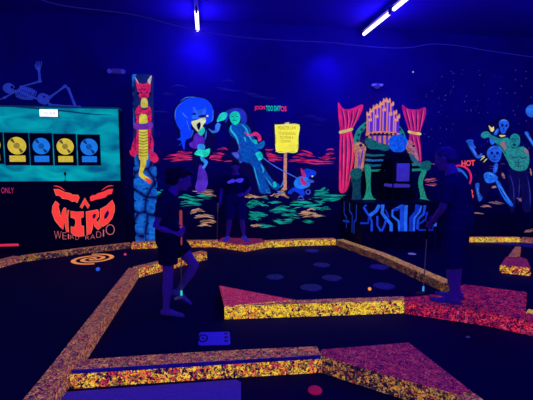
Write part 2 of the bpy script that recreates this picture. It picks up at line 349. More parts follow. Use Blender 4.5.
# ------------------------------------------------------------------ mural: little creature
z6 = Z(270, 160, 6.66)
t = mural('painted_creature', 'small bright blue goblin creature with pink ear on a leash beside sign stake', 'mural figure', 300, 196)
poly('outline', z6([(100, 225), (150, 140), (195, 40), (320, 60), (320, 110), (300, 160), (290, 240), (200, 275)]), OUTL, t, Y0-.002)
poly('leg', z6([(118, 215), (165, 180), (215, 188), (232, 225), (218, 242), (190, 222), (160, 208), (142, 228)]), (10, 60, 225), t, Y0-.006)
poly('body', z6([(160, 160), (165, 138), (190, 112), (240, 108), (266, 140), (262, 175), (215, 192), (172, 182)]), (30, 125, 250), t, Y0-.007)
poly('head', z6([(225, 68), (250, 58), (302, 75), (306, 95), (282, 118), (268, 114), (236, 112)]), (10, 60, 235), t, Y0-.008)
poly('ear', z6([(204, 54), (230, 80), (238, 112), (216, 110)]), (190, 40, 120), t, Y0-.009)
polys('bow', [z6([(205, 112), (225, 130), (218, 158), (205, 145)]), z6([(222, 135), (242, 150), (236, 172), (214, 165)])], (200, 40, 130), t, Y0-.009)
poly('snout', z6([(252, 128), (288, 136), (290, 148), (258, 152)]), (60, 90, 220), t, Y0-.009)
poly('eye', z6(circ(282, 108, 6)), (235, 235, 140), t, Y0-.01)
polys('paw', [ringpts(*z6([(254, 213)])[0], 1.6, 2.6, 0, 2*PI), ribbon(z6([(185, 255), (205, 240), (225, 258)]), 1.3), ribbon(z6([(180, 262), (215, 265), (230, 260)]), 1)], (60, 90, 220), t, Y0-.009, sm=False)

# ------------------------------------------------------------------ yellow sign
z7 = Z(262, 115, 7.4)
t = mural('warning_sign', 'bright yellow notice board on a pale stake, with faint lettering', 'sign', 286, 190)
poly('outline', z7([(86, 62), (282, 60), (276, 150), (266, 282), (100, 282), (86, 150)]), OUTL, t, Y0-.003)
poly('stake', [(283.9, 150), (287, 150), (286.8, 170), (286.6, 190), (283.2, 190), (283.6, 170)], (205, 140, 110), t, Y0-.012, sm=False, scale=30)
poly('stake_top', z7([(168, 58), (200, 52), (204, 74), (166, 74)]), (215, 190, 160), t, Y0-.012, sm=False)
bm = bmesh.new(); P = smoothpts(z7([(98, 76), (105, 72), (268, 72), (274, 78), (266, 160), (258, 268), (250, 272), (112, 270), (106, 262), (98, 150)]), 3)
addpoly(bm, P, Y0-.014); obj('board', bm, paint((248, 238, 4), .12, 6), t)
polys('board_edge', [ribbon(z7([(98, 76), (185, 71), (272, 75), (266, 160), (258, 268), (182, 274), (110, 268), (102, 170), (98, 76)]), .9, False)], (252, 250, 130), t, Y0-.016, sm=False)
TY = (150, 130, 0)
text('lettering', 'MONSTER LAW', 278, 126.2, 296, 129.6, TY, t, Y0-.018)
text('lettering', 'IT IS ILLEGAL', 279, 132.2, 296, 134.6, TY, t, Y0-.018)
text('lettering', 'TO TEASE A', 280, 136.2, 293.5, 138.8, TY, t, Y0-.018)
text('lettering', 'ZOMBIE', 281, 140, 291, 142.4, TY, t, Y0-.018)

t = mural('painted_lettering', 'small red and teal painted words high on the wall above the yellow sign', 'lettering', 270, 112)
text('lettering', 'JOON', 254.5, 105.8, 265, 110.6, (235, 50, 100), t, Y0, off=.02)['label'] = 'red word'
text('lettering', "TOO DAY'", 266, 105.4, 280.6, 111, (20, 200, 190), t, Y0, off=.02)['label'] = 'teal words'
text('lettering', 'OS', 280.6, 106.2, 286.5, 111.4, (245, 50, 100), t, Y0, off=.02)['label'] = 'red word'

# ------------------------------------------------------------------ curtains
zc = Z(330, 90, 4.44)
def curtain(label, left):
    t = thing('painted_curtain', label, 'curtain', wp(346 if left else 413, 193, YW-.01), 'pink curtains beside the organ')
    if left:
        out = [(36, 55), (58, 82), (92, 84), (146, 64), (136, 108), (104, 165), (97, 185), (106, 235), (108, 300), (100, 340), (88, 400), (78, 440), (60, 458), (42, 450), (40, 400), (42, 260), (44, 185), (38, 120)]
        tie = [(42, 182), (70, 176), (98, 168), (101, 178), (72, 188), (44, 194)]
        folds = [[(50, 80), (60, 130), (62, 175)], [(72, 88), (78, 130), (74, 175)], [(98, 86), (95, 130), (84, 172)], [(125, 80), (112, 125), (94, 168)], [(56, 195), (54, 280), (52, 440)], [(70, 192), (72, 280), (64, 440)], [(84, 188), (94, 270), (80, 410)]]
    else:
        out = [(320, 65), (348, 84), (390, 86), (424, 78), (422, 120), (402, 180), (398, 200), (404, 260), (406, 320), (392, 330), (372, 300), (350, 240), (352, 195), (340, 150), (326, 105)]
        tie = [(348, 180), (375, 186), (402, 190), (402, 200), (375, 197), (349, 191)]
        folds = [[(334, 80), (346, 130), (358, 180)], [(358, 88), (366, 135), (372, 182)], [(384, 90), (384, 135), (384, 184)], [(410, 86), (404, 130), (394, 186)], [(362, 200), (372, 250), (384, 310)], [(380, 200), (390, 250), (396, 310)]]
    o = poly('drape', zc(out), (222, 34, 98) if left else (190, 30, 112), t, Y0, var=.45, scale=5)
    polys('fold', [ribbon(zc(f), 1.7) for f in folds], (96, 8, 70), t, Y0-.004, sm=False)
    polys('fold_highlight', [ribbon(zc([(x+6, y) for x, y in f]), .9) for f in folds], (250, 80, 120), t, Y0-.004, sm=False)
    poly('tieback', zc(tie), (232, 214, 90), t, Y0-.007)
curtain('left pink curtain painted beside the organ, tied with a yellow band, reaching lower', True)
curtain('right pink curtain painted beside the organ, shorter and tied with a yellow band', False)

# ------------------------------------------------------------------ mural right: skeletons, green brute, moon, emblem
za = Z(461, 100, 7.4); zb = Z(453, 145, 5.71)
BONE = (30, 92, 232)
t = mural('painted_skeleton', 'blue mural skeleton leaning in behind the green brute, jaw open', 'mural figure', 500, 140)
poly('outline', za([(170, 220), (200, 180), (270, 130), (360, 140), (370, 210), (340, 270), (533, 230), (533, 360), (440, 260), (280, 300), (200, 260)]), OUTL, t, Y0)
poly('skull', za([(280, 175), (290, 150), (320, 142), (350, 160), (354, 195), (340, 215), (325, 246), (298, 242), (288, 212)]), BONE, t, Y0-.006)
polys('eye_socket', [za(circ(306, 186, 9, 11)), za(circ(336, 190, 8, 10)), za(circ(316, 214, 5, 6)), ribbon(za([(296, 228), (312, 232), (330, 226)]), .7)], (6, 10, 90), t, Y0-.008, sm=False)
poly('neck_bone', za([(242, 252), (264, 214), (282, 220), (264, 258)]), BONE, t, Y0-.006)
poly('collar', za([(216, 275), (250, 270), (262, 300), (232, 330), (215, 310)]), (40, 110, 240), t, Y0-.006)
poly('arm', za([(470, 240), (492, 234), (512, 270), (540, 320), (540, 350), (505, 300), (480, 262)]), BONE, t, Y0-.006)
polys('forelock', [za([(204, 188), (230, 206), (240, 194), (244, 222), (224, 234)]), za([(284, 260), (330, 262), (300, 276)])], (235, 215, 130), t, Y0-.007)
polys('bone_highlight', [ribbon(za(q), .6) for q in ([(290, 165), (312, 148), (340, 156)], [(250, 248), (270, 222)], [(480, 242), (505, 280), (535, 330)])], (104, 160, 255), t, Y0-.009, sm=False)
t = mural('painted_skeleton', 'blue mural skeleton crouching in front of the green brute, one arm raised', 'mural figure', 492, 205)
poly('outline', zb([(70, -10), (110, -10), (170, 50), (200, -10), (290, 0), (290, 100), (280, 190), (350, 345), (320, 360), (240, 230), (175, 320), (130, 320), (120, 220), (180, 140), (120, 80)]), OUTL, t, Y0-.001)
poly('skull', zb([(194, 42), (212, 12), (248, 4), (276, 30), (273, 70), (256, 97), (230, 97), (204, 76)]), BONE, t, Y0-.008)
polys('eye_socket', [zb(circ(222, 46, 9, 8)), zb(circ(254, 46, 9, 8)), zb(circ(238, 66, 5, 6)), ribbon(zb([(216, 78), (238, 86), (260, 76)]), .8)], (6, 10, 100), t, Y0-.01, sm=False)
poly('spine', zb([(236, 112), (256, 108), (250, 152), (230, 158)]), BONE, t, Y0-.008)
poly('pelvis', zb([(178, 165), (210, 154), (255, 182), (242, 208), (200, 218), (180, 196)]), (30, 110, 245), t, Y0-.008)
polys('leg_bone', [zb([(128, 226), (150, 220), (150, 268), (168, 300), (150, 322), (138, 290)])], (26, 90, 220), t, Y0-.008)
polys('leg_bone', [zb([(244, 206), (266, 212), (302, 278), (344, 340), (326, 347), (280, 292)])], (20, 100, 245), t, Y0-.009)
polys('leg_gap', [ribbon(zb([(266, 245), (290, 280), (312, 318)]), 1)], (4, 8, 60), t, Y0-.012, sm=False)
poly('raised_arm', zb([(84, -5), (104, -5), (142, 58), (160, 46), (168, 60), (150, 76), (126, 66)]), BONE, t, Y0-.008)
poly('raised_hand', za([(36, 306), (60, 292), (90, 298), (92, 325), (110, 352), (90, 360), (66, 330)]), BONE, t, Y0-.009)
polys('rib', [ribbon(zb([(205, 118), (232, 122), (262, 112)]), .8), ribbon(zb([(205, 132), (232, 136), (262, 126)]), .8), ribbon(zb([(270, 112), (285, 106), (298, 112)]), 1)], (46, 40, 150), t, Y0-.007, sm=False)
polys('claw', [ribbon(zb([(155, 88), (175, 72), (182, 70)]), 1), ribbon(zb([(172, 100), (188, 84), (196, 78)]), 1), ribbon(zb([(160, 70), (172, 64), (182, 62)]), .8)], (225, 215, 130), t, Y0-.01, sm=False)
HB = (104, 160, 255)
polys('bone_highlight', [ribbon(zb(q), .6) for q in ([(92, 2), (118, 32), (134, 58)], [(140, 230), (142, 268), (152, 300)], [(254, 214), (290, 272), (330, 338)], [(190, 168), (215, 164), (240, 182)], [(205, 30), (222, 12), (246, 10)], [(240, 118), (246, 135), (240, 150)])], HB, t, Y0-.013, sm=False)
polys('bone_crack', [ribbon(zb(q), .6) for q in ([(134, 236), (146, 240)], [(146, 272), (160, 296)], [(196, 190), (216, 196), (234, 190)], [(212, 170), (220, 190)], [(236, 128), (250, 126)], [(236, 140), (250, 138)], [(110, 20), (104, 26)], [(268, 218), (252, 226)], [(212, 62), (204, 52)], [(262, 62), (270, 50)])], (6, 12, 90), t, Y0-.014, sm=False)
GR = (30, 138, 142)
t = mural('painted_brute', 'muscular green skinned mural brute with bare chest swinging one fist', 'mural figure', 516, 205)
poly('trousers', zb([(318, 140), (420, 140), (440, 230), (445, 370), (400, 370), (380, 230), (350, 370), (325, 370), (318, 230)]), (8, 8, 60), t, Y0-.0015)
polys('trouser_fold', [ribbon(zb([(325, 170), (345, 240), (348, 330)]), .9), ribbon(zb([(380, 190), (378, 250), (372, 340)]), .7), ribbon(zb([(425, 180), (438, 260), (442, 350)]), .9)], (46, 50, 170), t, Y0-.005, sm=False)
poly('arm', za([(148, 265), (160, 240), (196, 232), (226, 258), (290, 285), (345, 280), (372, 330), (360, 400), (322, 400), (272, 335), (230, 292), (200, 276), (168, 284)]), GR, t, Y0-.007)
poly('chest', zb([(268, 0), (312, 2), (348, 20), (392, 8), (424, 26), (436, 70), (432, 112), (414, 142), (370, 148), (332, 130), (312, 92), (290, 50)]), (38, 142, 142), t, Y0-.008, var=.6, scale=14)
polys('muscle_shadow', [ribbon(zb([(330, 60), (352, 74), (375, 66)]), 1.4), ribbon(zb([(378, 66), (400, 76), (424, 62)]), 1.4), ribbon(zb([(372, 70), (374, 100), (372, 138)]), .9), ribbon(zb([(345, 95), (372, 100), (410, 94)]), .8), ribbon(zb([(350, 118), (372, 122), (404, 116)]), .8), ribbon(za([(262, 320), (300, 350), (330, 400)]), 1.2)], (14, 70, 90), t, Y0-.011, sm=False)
polys('scar', [za([(292, 318), (318, 306), (336, 350), (318, 372), (300, 350)]), zb([(405, 20), (428, 30), (432, 60), (415, 45)])], (140, 105, 120), t, Y0-.01)
poly('head', za([(360, 295), (372, 262), (400, 248), (430, 264), (437, 310), (420, 346), (386, 352), (364, 330)]), (26, 134, 140), t, Y0-.01, var=.5, scale=20)
polys('face_marking', [ribbon(za([(372, 292), (384, 286), (396, 292)]), .8), ribbon(za([(404, 292), (416, 286), (428, 294)]), .8), za(circ(394, 332, 12, 9)), ribbon(za([(398, 295), (400, 308), (396, 315)]), .5)], (6, 50, 80), t, Y0-.012, sm=False)
t = tag(poly('painted_moon', circ(532, 111, 6.3, n=32), (40, 110, 240), None, Y0, sm=False, scale=5), 'round pale blue painted moon at the right end of the wall', 'mural detail')
t = mural('painted_emblem', 'pink painted ring with blue figure and orange letters beside the crouching skeleton', 'emblem', 462, 205)
cx, cy = zb([(35, 186)])[0]
polys('ring', [ringpts(cx, cy, 11, 13, -PI, PI, 40)], (225, 40, 92), t, Y0-.004, sm=False)
poly('ring_figure', zb([(-10, 135), (25, 128), (62, 150), (84, 190), (66, 195), (40, 165), (5, 175)]), (30, 110, 235), t, Y0-.003)
text('lettering', 'HOT', 461.5, 160.6, 475, 166.4, (252, 80, 64), t, Y0-.005, off=.03, slope=-.8)
text('lettering', 'B', 469, 189.6, 473.5, 198.6, (240, 76, 60), t, Y0-.005, off=.01)
text('lettering', 'E', 469, 201.5, 472, 207, (130, 46, 70), t, Y0-.005)

# ------------------------------------------------------------------ dragon column
cx0, cx1 = 132.5, 156.0
YC = YW-.16
m_rock, nt, b = newmat('painted_blue_rock')
inp(b, 'Base Color', (.02, .02, .08, 1)); inp(b, 'Roughness', .8)
tc = nt.nodes.new('ShaderNodeTexCoord'); vo = nt.nodes.new('ShaderNodeTexVoronoi'); vo.feature = 'DISTANCE_TO_EDGE'; vo.inputs['Scale'].default_value = 2.7
mp = nt.nodes.new('ShaderNodeMapping'); mp.inputs['Scale'].default_value = (1, 1, .85); mp.inputs['Location'].default_value = (.13, 0, .31)
no = nt.nodes.new('ShaderNodeTexNoise'); no.inputs['Scale'].default_value = 14; no.inputs['Detail'].default_value = 6
nt.links.new(tc.outputs['Object'], mp.inputs['Vector']); nt.links.new(mp.outputs['Vector'], vo.inputs['Vector']); nt.links.new(tc.outputs['Object'], no.inputs['Vector'])
cr = nt.nodes.new('ShaderNodeValToRGB'); e = cr.color_ramp.elements
e[0].position = .02; e[0].color = lin((4, 6, 50)); e[1].position = .2; e[1].color = lin((18, 108, 215))
x = e.new(.07); x.color = lin((8, 66, 160))
mu = nt.nodes.new('ShaderNodeMixRGB'); mu.blend_type = 'MULTIPLY'; mu.inputs['Fac'].default_value = .75
cr2 = nt.nodes.new('ShaderNodeValToRGB'); cr2.color_ramp.elements[0].position = .35; cr2.color_ramp.elements[0].color = (.25, .25, .35, 1); cr2.color_ramp.elements[1].position = .6
nt.links.new(vo.outputs['Distance'], cr.inputs['Fac']); nt.links.new(no.outputs['Fac'], cr2.inputs['Fac'])
nt.links.new(cr.outputs['Color'], mu.inputs[1]); nt.links.new(cr2.outputs['Color'], mu.inputs[2])
nt.links.new(mu.outputs['Color'], b.inputs['Emission Color']); inp(b, 'Emission Strength', 1)
a = wp(cx0, 163, YC); c = wp(cx1, 163, YC); mid = wp(144, 163, YC)
ztop = wp(144, 74, YC).z; zsplit = wp(144, 166, YC).z
t = thing('dragon_column', 'tall blue rock column with a red dragon painted up its front', 'column', (mid.x, YC+.08, 0))
bm = bmesh.new()
for k in range(7):          # stacked boulders
    z0 = zsplit*k/7; z1_ = zsplit*(k+1)/7
    if k % 2: spl = [(.0, .55), (.55, 1)]
    else: spl = [(0, .42), (.42, 1)]
    for (u0, u1) in spl:
        xx0 = a.x+(c.x-a.x)*u0+.004; xx1 = a.x+(c.x-a.x)*u1-.004
        box(bm, (xx0, YC, z0+.004), (xx1, YW-.002, z1_-.004), 0, .04)
obj('boulders', bm, m_rock, t, True)
bm = bmesh.new(); box(bm, (a.x+.03, YC+.02, zsplit), (c.x-.06, YW-.002, ztop), 0, .03)
obj('shaft', bm, m_rock, t)
zd = Z(125, 65, 4.44); ze = Z(120, 150, 4.2)
YD = YC-.03
RED = (214, 34, 80)
poly('backdrop', zd([(45, 50), (70, 42), (125, 48), (126, 120), (128, 250), (120, 330), (40, 340), (42, 250), (40, 120)]), (8, 30, 90), t, YC+.012)
poly('dragon_body', zd([(56, 186), (66, 178), (76, 198), (96, 198), (106, 180), (118, 212), (116, 300), (128, 340), (122, 376), (104, 392), (80, 402), (56, 395), (40, 392), (28, 368), (36, 338), (52, 300), (48, 225), (44, 208)]), RED, t, YD, var=.65, scale=22)
poly('dragon_head', zd([(46, 58), (62, 78), (80, 84), (98, 78), (112, 58), (114, 100), (104, 142), (84, 152), (64, 142), (54, 108)]), RED, t, YD-.002, var=.65, scale=24)
polys('dragon_horn', [zd([(100, 70), (118, 46), (112, 84)]), zd([(52, 72), (44, 50), (62, 84)])], (215, 200, 215), t, YD-.003)
polys('dragon_eye', [zd(circ(58, 126, 6, 7)), zd(circ(112, 128, 6, 7)), zd(circ(72, 122, 4)), zd(circ(98, 122, 4))], (8, 6, 40), t, YD-.004, sm=False)
poly('dragon_neck', zd([(74, 150), (96, 150), (102, 182), (92, 190), (76, 190), (70, 180)]), (205, 190, 60), t, YD-.004)
poly('dragon_belly', zd([(64, 226), (80, 220), (98, 226), (100, 300), (102, 400), (100, 420), (64, 420), (62, 360)]), (216, 210, 30), t, YD-.004)
polys('belly_scale', [ribbon(zd([(62, y), (80, y+4), (100, y)]), .7, False) for y in range(296, 410, 13)], (110, 90, 10), t, YD-.006, sm=False)
poly('dragon_belt', zd([(40, 256), (80, 262), (118, 252), (120, 280), (80, 288), (42, 282)]), (110, 46, 165), t, YD-.007)
polys('dragon_claw', [ze([(124, 0), (152, 16), (162, 40), (146, 54), (128, 40)]), ze([(42, 0), (72, 8), (60, 28), (44, 20)])], RED, t, YD)
poly('dragon_tail', ze([(84, 0), (106, 0), (110, 58), (97, 90), (102, 104), (128, 122), (122, 136), (90, 118), (79, 100), (86, 60)]), (216, 196, 30), t, YD-.005)
poly('tail_tip', ze([(108, 118), (134, 126), (128, 142), (112, 134)]), (235, 80, 60), t, YD-.006)
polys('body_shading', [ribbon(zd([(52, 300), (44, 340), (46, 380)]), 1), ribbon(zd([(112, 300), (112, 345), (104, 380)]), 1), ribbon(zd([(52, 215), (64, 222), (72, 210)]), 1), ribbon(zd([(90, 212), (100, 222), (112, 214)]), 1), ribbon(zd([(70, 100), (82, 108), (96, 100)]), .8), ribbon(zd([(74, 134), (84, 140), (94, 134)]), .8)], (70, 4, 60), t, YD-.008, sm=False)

# ------------------------------------------------------------------ radio booth
bl_ = wp(-60, 106, YB); br = wp(118.5, 108, YB)
bz = wp(118, 107.5, YB).z; cz = wp(60, 181, YB).z
booth = thing('radio_booth', 'long radio booth with teal lit upper panel and dark lower counter', 'booth', ((bl_.x+br.x)/2, YB+.2, 0))
bm = bmesh.new(); box(bm, (bl_.x, YB+.012, 0), (br.x, YW-.002, bz-.03), 0, .01)
m_boothdark = plain('booth_dark_paint', (12, 9, 58), .7, .2)
obj('carcass', bm, m_boothdark, booth)
bm = bmesh.new(); box(bm, (bl_.x, YB, cz), (br.x-.01, YB+.012, bz-.03))
m_teal, nt, b = newmat('teal_glow_paint')
inp(b, 'Base Color', (.02, .1, .12, 1)); inp(b, 'Roughness', .7)
tc = nt.nodes.new('ShaderNodeTexCoord'); no = nt.nodes.new('ShaderNodeTexNoise'); no.inputs['Scale'].default_value = 2.2; no.inputs['Detail'].default_value = 6; no.inputs['Distortion'].default_value = .8
mp = nt.nodes.new('ShaderNodeMapping'); mp.inputs['Scale'].default_value = (1, 1, 2.2)
nt.links.new(tc.outputs['Object'], mp.inputs['Vector']); nt.links.new(mp.outputs['Vector'], no.inputs['Vector'])
cr = nt.nodes.new('ShaderNodeValToRGB'); e = cr.color_ramp.elements
e[0].position = .3; e[0].color = lin((0, 84, 122)); e[1].position = .68; e[1].color = lin((0, 166, 174))
x = e.new(.5); x.color = lin((0, 132, 152))
nt.links.new(no.outputs['Fac'], cr.inputs['Fac']); nt.links.new(cr.outputs['Color'], b.inputs['Emission Color']); inp(b, 'Emission Strength', 1)
obj('teal_panel', bm, m_teal, booth)
bm = bmesh.new(); box(bm, (bl_.x, YB-.03, bz-.03), (br.x+.01, YW-.002, bz), 0, .006)
obj('top_ledge', bm, plain('ledge_paint', (16, 70, 110), .7, .2, e=.35), booth)
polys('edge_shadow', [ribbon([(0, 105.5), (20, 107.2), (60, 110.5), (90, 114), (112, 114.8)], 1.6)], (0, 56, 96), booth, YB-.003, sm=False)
bm = bmesh.new(); box(bm, (bl_.x, YB-.05, 0), (br.x+.02, YB+.012, cz), 0, .008)
obj('counter_front', bm, m_boothdark, booth)
bm = bmesh.new(); a = wp(-60, 180, YB-.09); c = wp(18, 183, YB-.09); box(bm, (a.x, YB-.09, 0), (c.x, YB-.05, c.z), 0, .006)
obj('counter_end', bm, m_boothdark, booth)
a = wp(-30, 247, YB-.1); c = wp(18.5, 243.6, YB-.1)
bm = bmesh.new(); box(bm, (a.x, YB-.105, c.z-.045), (c.x, YB-.09, c.z), 0, .004)
obj('red_strip', bm, paint((226, 40, 70), .15), booth)['label'] = 'glowing red strip'
# gold and blue records in frames
zr = Z(0, 100, 4.44)
GOLD = (214, 190, 34); BLU = (26, 120, 232)
recs = [(-84, 10, 143, 284, GOLD, 'gold record in black frame cut off at the left edge of the photo'), (25, 125, 145, 290, GOLD, 'gold record in black frame, second from the left photo edge'),
        (137, 230, 147, 291, BLU, 'blue record in black frame between the two gold ones'), (243, 336, 150, 291, GOLD, 'gold record in black frame between the two blue ones'), (348, 443, 153, 291, BLU, 'blue record in black frame, rightmost on the teal panel')]
m_frame = plain('black_frame', (14, 12, 60), .4, .4)
for x0, x1, y0, y1, cc, lab in recs:
    p0 = wp(x0/4.44, 100+y1/4.44, YB-.02); p1 = wp(x1/4.44, 100+y0/4.44, YB-.02)
    t = thing('framed_record', lab, 'framed record', ((p0.x+p1.x)/2, YB-.01, p0.z), 'framed records on the teal panel')
    bm = bmesh.new(); box(bm, (p0.x+.015, YB-.014, p0.z+.015), (p1.x-.015, YB-.001, p1.z-.015)); obj('backing', bm, plain('black_mat', (8, 8, 52), .8, .1), t)
    bm = bmesh.new(); w = .022
    box(bm, (p0.x, YB-.03, p0.z), (p0.x+w, YB-.001, p1.z), 0, .003); box(bm, (p1.x-w, YB-.03, p0.z), (p1.x, YB-.001, p1.z), 0, .003)
    box(bm, (p0.x+w, YB-.03, p0.z), (p1.x-w, YB-.001, p0.z+w), 0, .003); box(bm, (p0.x+w, YB-.03, p1.z-w), (p1.x-w, YB-.001, p1.z), 0, .003)
    obj('frame', bm, m_frame, t)
    cx = (p0.x+p1.x)/2; H = p1.z-p0.z; W = p1.x-p0.x; rz = p0.z+H*.6; rr = W*.385
    bm = bmesh.new()
    bmesh.ops.create_cone(bm, cap_ends=True, segments=40, radius1=rr, radius2=rr*.98, depth=.006, matrix=Matrix.Translation((cx, YB-.017, rz)) @ Matrix.Rotation(PI/2, 4, 'X'))
    rec = obj('record', bm, paint(cc, .2, 10), t)
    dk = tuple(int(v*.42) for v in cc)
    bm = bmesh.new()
    for a0 in (R(115), R(-65)):      # groove sheen painted in as dark sectors, then centre label ring
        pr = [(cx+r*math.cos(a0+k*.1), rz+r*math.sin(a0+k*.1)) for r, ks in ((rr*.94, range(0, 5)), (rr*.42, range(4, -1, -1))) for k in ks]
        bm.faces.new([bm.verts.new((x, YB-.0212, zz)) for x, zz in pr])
    obj('painted_sheen', bm, paint(dk, .2, 30), rec)
    bm = bmesh.new()
    bmesh.ops.create_cone(bm, cap_ends=True, segments=24, radius1=rr*.34, radius2=rr*.34, depth=.002, matrix=Matrix.Translation((cx, YB-.0212, rz)) @ Matrix.Rotation(PI/2, 4, 'X'))
    obj('centre_label', bm, paint(tuple(int(v*.72) for v in cc), .4, 40), rec)
    bm = bmesh.new(); box(bm, (cx-W*.33, YB-.019, p0.z+H*.11), (cx+W*.33, YB-.014, p0.z+H*.3), 0, .002)
    obj('plaque', bm, paint(cc, .3, 30), t)
# lit sign
a = wp(39.8, 116.4, YB-.05); c = wp(57.6, 109.6, YB-.05)
t = thing('on_air_sign', 'small white lit ON AIR sign at the top of the teal panel', 'sign', ((a.x+c.x)/2, YB-.03, a.z))
bm = bmesh.new(); box(bm, (a.x-.004, YB-.05, a.z-.004), (c.x+.004, YB-.001, c.z+.004), 0, .006); obj('housing', bm, m_frame, t)
bm = bmesh.new(); box(bm, (a.x, YB-.056, a.z), (c.x, YB-.05, c.z), 0, .002); obj('lit_face', bm, paint((250, 250, 255), .05, 5, 1.5), t)
text('lettering', 'ON AIR', 42, 111.6, 55.6, 114.8, (120, 80, 190), t, YB-.058)
# microphone on the counter
p = wp(65, 182, YB-.03)
t = thing('microphone', 'small dark microphone standing on the booth counter edge', 'microphone', (p.x, YB-.03, cz))
bm = bmesh.new(); tube(bm, [(p.x, YB-.02, cz), (p.x, YB-.02, cz+.008)], .03, 16); tube(bm, [(p.x, YB-.02, cz+.006), (p.x+.005, YB-.02, cz+.1)], .006, 8); obj('stand', bm, BLACK, t)
bm = bmesh.new(); ell(bm, (p.x+.005, YB-.02, cz+.135), (.022, .022, .04)); obj('capsule', bm, BLACK, t, True)
# words and logo on the counter front
YL = YB-.094
tag(text('painted_lettering', 'ONLY', 1.2, 187.6, 13.8, 193.2, (190, 44, 96), None, YL, off=-.005), 'small pink word ONLY on dark counter at the left edge', 'lettering')
zl = Z(45, 180, 7.01); YL = YB-.056
OR = (255, 62, 40)
t = thing('painted_logo', 'orange red grinning face logo with jagged brows and radio words', 'logo', wp(83, 238, YL))
def both(name, pts, parent, sm=False, c=OR):
    # pale rim behind, orange in front
    cx = sum(p[0] for p in pts)/len(pts); cy = sum(p[1] for p in pts)/len(pts)
    rim = []
    n = len(pts)
    for i in range(n):
        x0, y0 = pts[i-1]; x1, y1 = pts[(i+1) % n]; l = math.hypot(x1-x0, y1-y0) or 1
        rim.append((pts[i][0]+(y1-y0)/l*2, pts[i][1]-(x1-x0)/l*2))
    poly(name+'_rim', zl(rim), (255, 150, 100), parent, YL, sm=sm)
    return poly(name, zl(pts), c, parent, YL-.003, sm=sm, var=.12)
both('brow', [(62, 64), (95, 66), (135, 85), (182, 96), (190, 104), (232, 106), (240, 122), (232, 142), (226, 160), (212, 148), (190, 150), (160, 134), (120, 128), (104, 110), (78, 108)], t)
both('brow', [(478, 62), (446, 64), (408, 82), (366, 94), (356, 104), (326, 108), (314, 120), (318, 148), (336, 146), (352, 138), (386, 132), (424, 122), (440, 104), (468, 98)], t)
polys('brow_lash', [ribbon(zl([(58, 42), (95, 46), (140, 72)]), 1.1), ribbon(zl([(482, 40), (440, 44), (396, 74)]), 1.1)], OR, t, YL-.003, sm=False)
both('nose', [(280, 124), (292, 150), (312, 178), (300, 200), (288, 180), (278, 168), (268, 182), (258, 200), (246, 188), (262, 158)], t)
both('letter_w', [(74, 148), (98, 168), (94, 190), (110, 256), (124, 212), (134, 194), (146, 196), (150, 252), (160, 214), (168, 208), (160, 262), (166, 368), (150, 360), (136, 292), (126, 346), (104, 326), (70, 282), (50, 226), (54, 182)], t)['label'] = 'letter W'
both('letter_i', [(180, 218), (222, 224), (270, 222), (270, 258), (250, 268), (252, 318), (270, 322), (274, 392), (238, 396), (200, 386), (184, 370), (182, 326), (208, 330), (216, 300), (210, 272), (182, 262)], t)['label'] = 'letter I'
both('letter_r', [(288, 222), (340, 214), (368, 207), (378, 226), (374, 258), (356, 280), (374, 304), (396, 328), (372, 350), (348, 324), (336, 298), (332, 340), (322, 374), (294, 388), (292, 300)], t)['label'] = 'letter R'
both('letter_d', [(388, 204), (430, 182), (472, 140), (486, 176), (486, 222), (470, 268), (440, 304), (406, 326), (372, 292), (388, 268)], t)['label'] = 'letter D'
polys('letter_counter', [zl([(336, 244), (356, 238), (352, 262), (336, 270)]), zl([(418, 244), (440, 214), (448, 236), (434, 262), (416, 272)])], (8, 6, 50), t, YL-.005)
for ch, x0, y0, x1, y1 in (('W', 54.2, 231, 61.5, 239.2), ('E', 62.6, 232.5, 66.6, 239.2), ('I', 68, 234, 69, 239), ('R', 70.5, 235, 74, 239.2), ('D', 75.5, 236, 79, 239.6), ('R', 85.5, 235.8, 89.5, 239.8), ('A', 90.5, 234.5, 95, 239), ('D', 96.4, 231.5, 101.2, 237.6), ('I', 103, 229.6, 104, 236.4), ('O', 105.8, 224.4, 114.6, 234.8)):
    text('small_letter', ch, x0, y0, x1, y1, (220, 110, 110), t, YL-.0055, off=-.025)

# ------------------------------------------------------------------ skeleton on the booth roof
m_bone = plain('plastic_bone', (60, 90, 225), .5, .3, .3, 20, e=.3)
YS = YB+.11
zs = Z(0, 55, 6.66)
def sp(x, y, dy=0.0): 
    q = zs([(x, y)])[0]; return wp(q[0], q[1], YS+dy)
sk = thing('skeleton', 'pale blue plastic skeleton reclining on the booth roof with one arm up', 'skeleton', (sp(180, 310).x, YS, bz))
bm = bmesh.new(); c = sp(60, 222)
ell(bm, c, (.1, .085, .095)); ell(bm, sp(92, 238), (.05, .055, .045)); ell(bm, sp(88, 246), (.05, .045, .025))
skl = obj('skull', bm, m_bone, sk, True)
for q_, r_ in ((sp(80, 215, -.075), (.024, .02, .026)), (sp(98, 226, -.05), (.018, .02, .02))):
    bm = bmesh.new(); ell(bm, q_, r_); obj('eye_socket', bm, plain('socket_dark', (8, 8, 60)), skl, True)
def ctube(pts, rr, bm, n=10): tube(bm, pts, rr, n)
bm = bmesh.new()
pts = [sp(105, 240), sp(130, 238), sp(170, 262), sp(210, 280), sp(250, 292), sp(285, 296)]
for i in range(len(pts)-1):
    for k in range(4):
        q = pts[i].lerp(pts[i+1], k/4); ell(bm, q, .02, u=8, v=6)
tube(bm, pts, .011, 8); obj('spine', bm, m_bone, sk, True)
bm = bmesh.new()
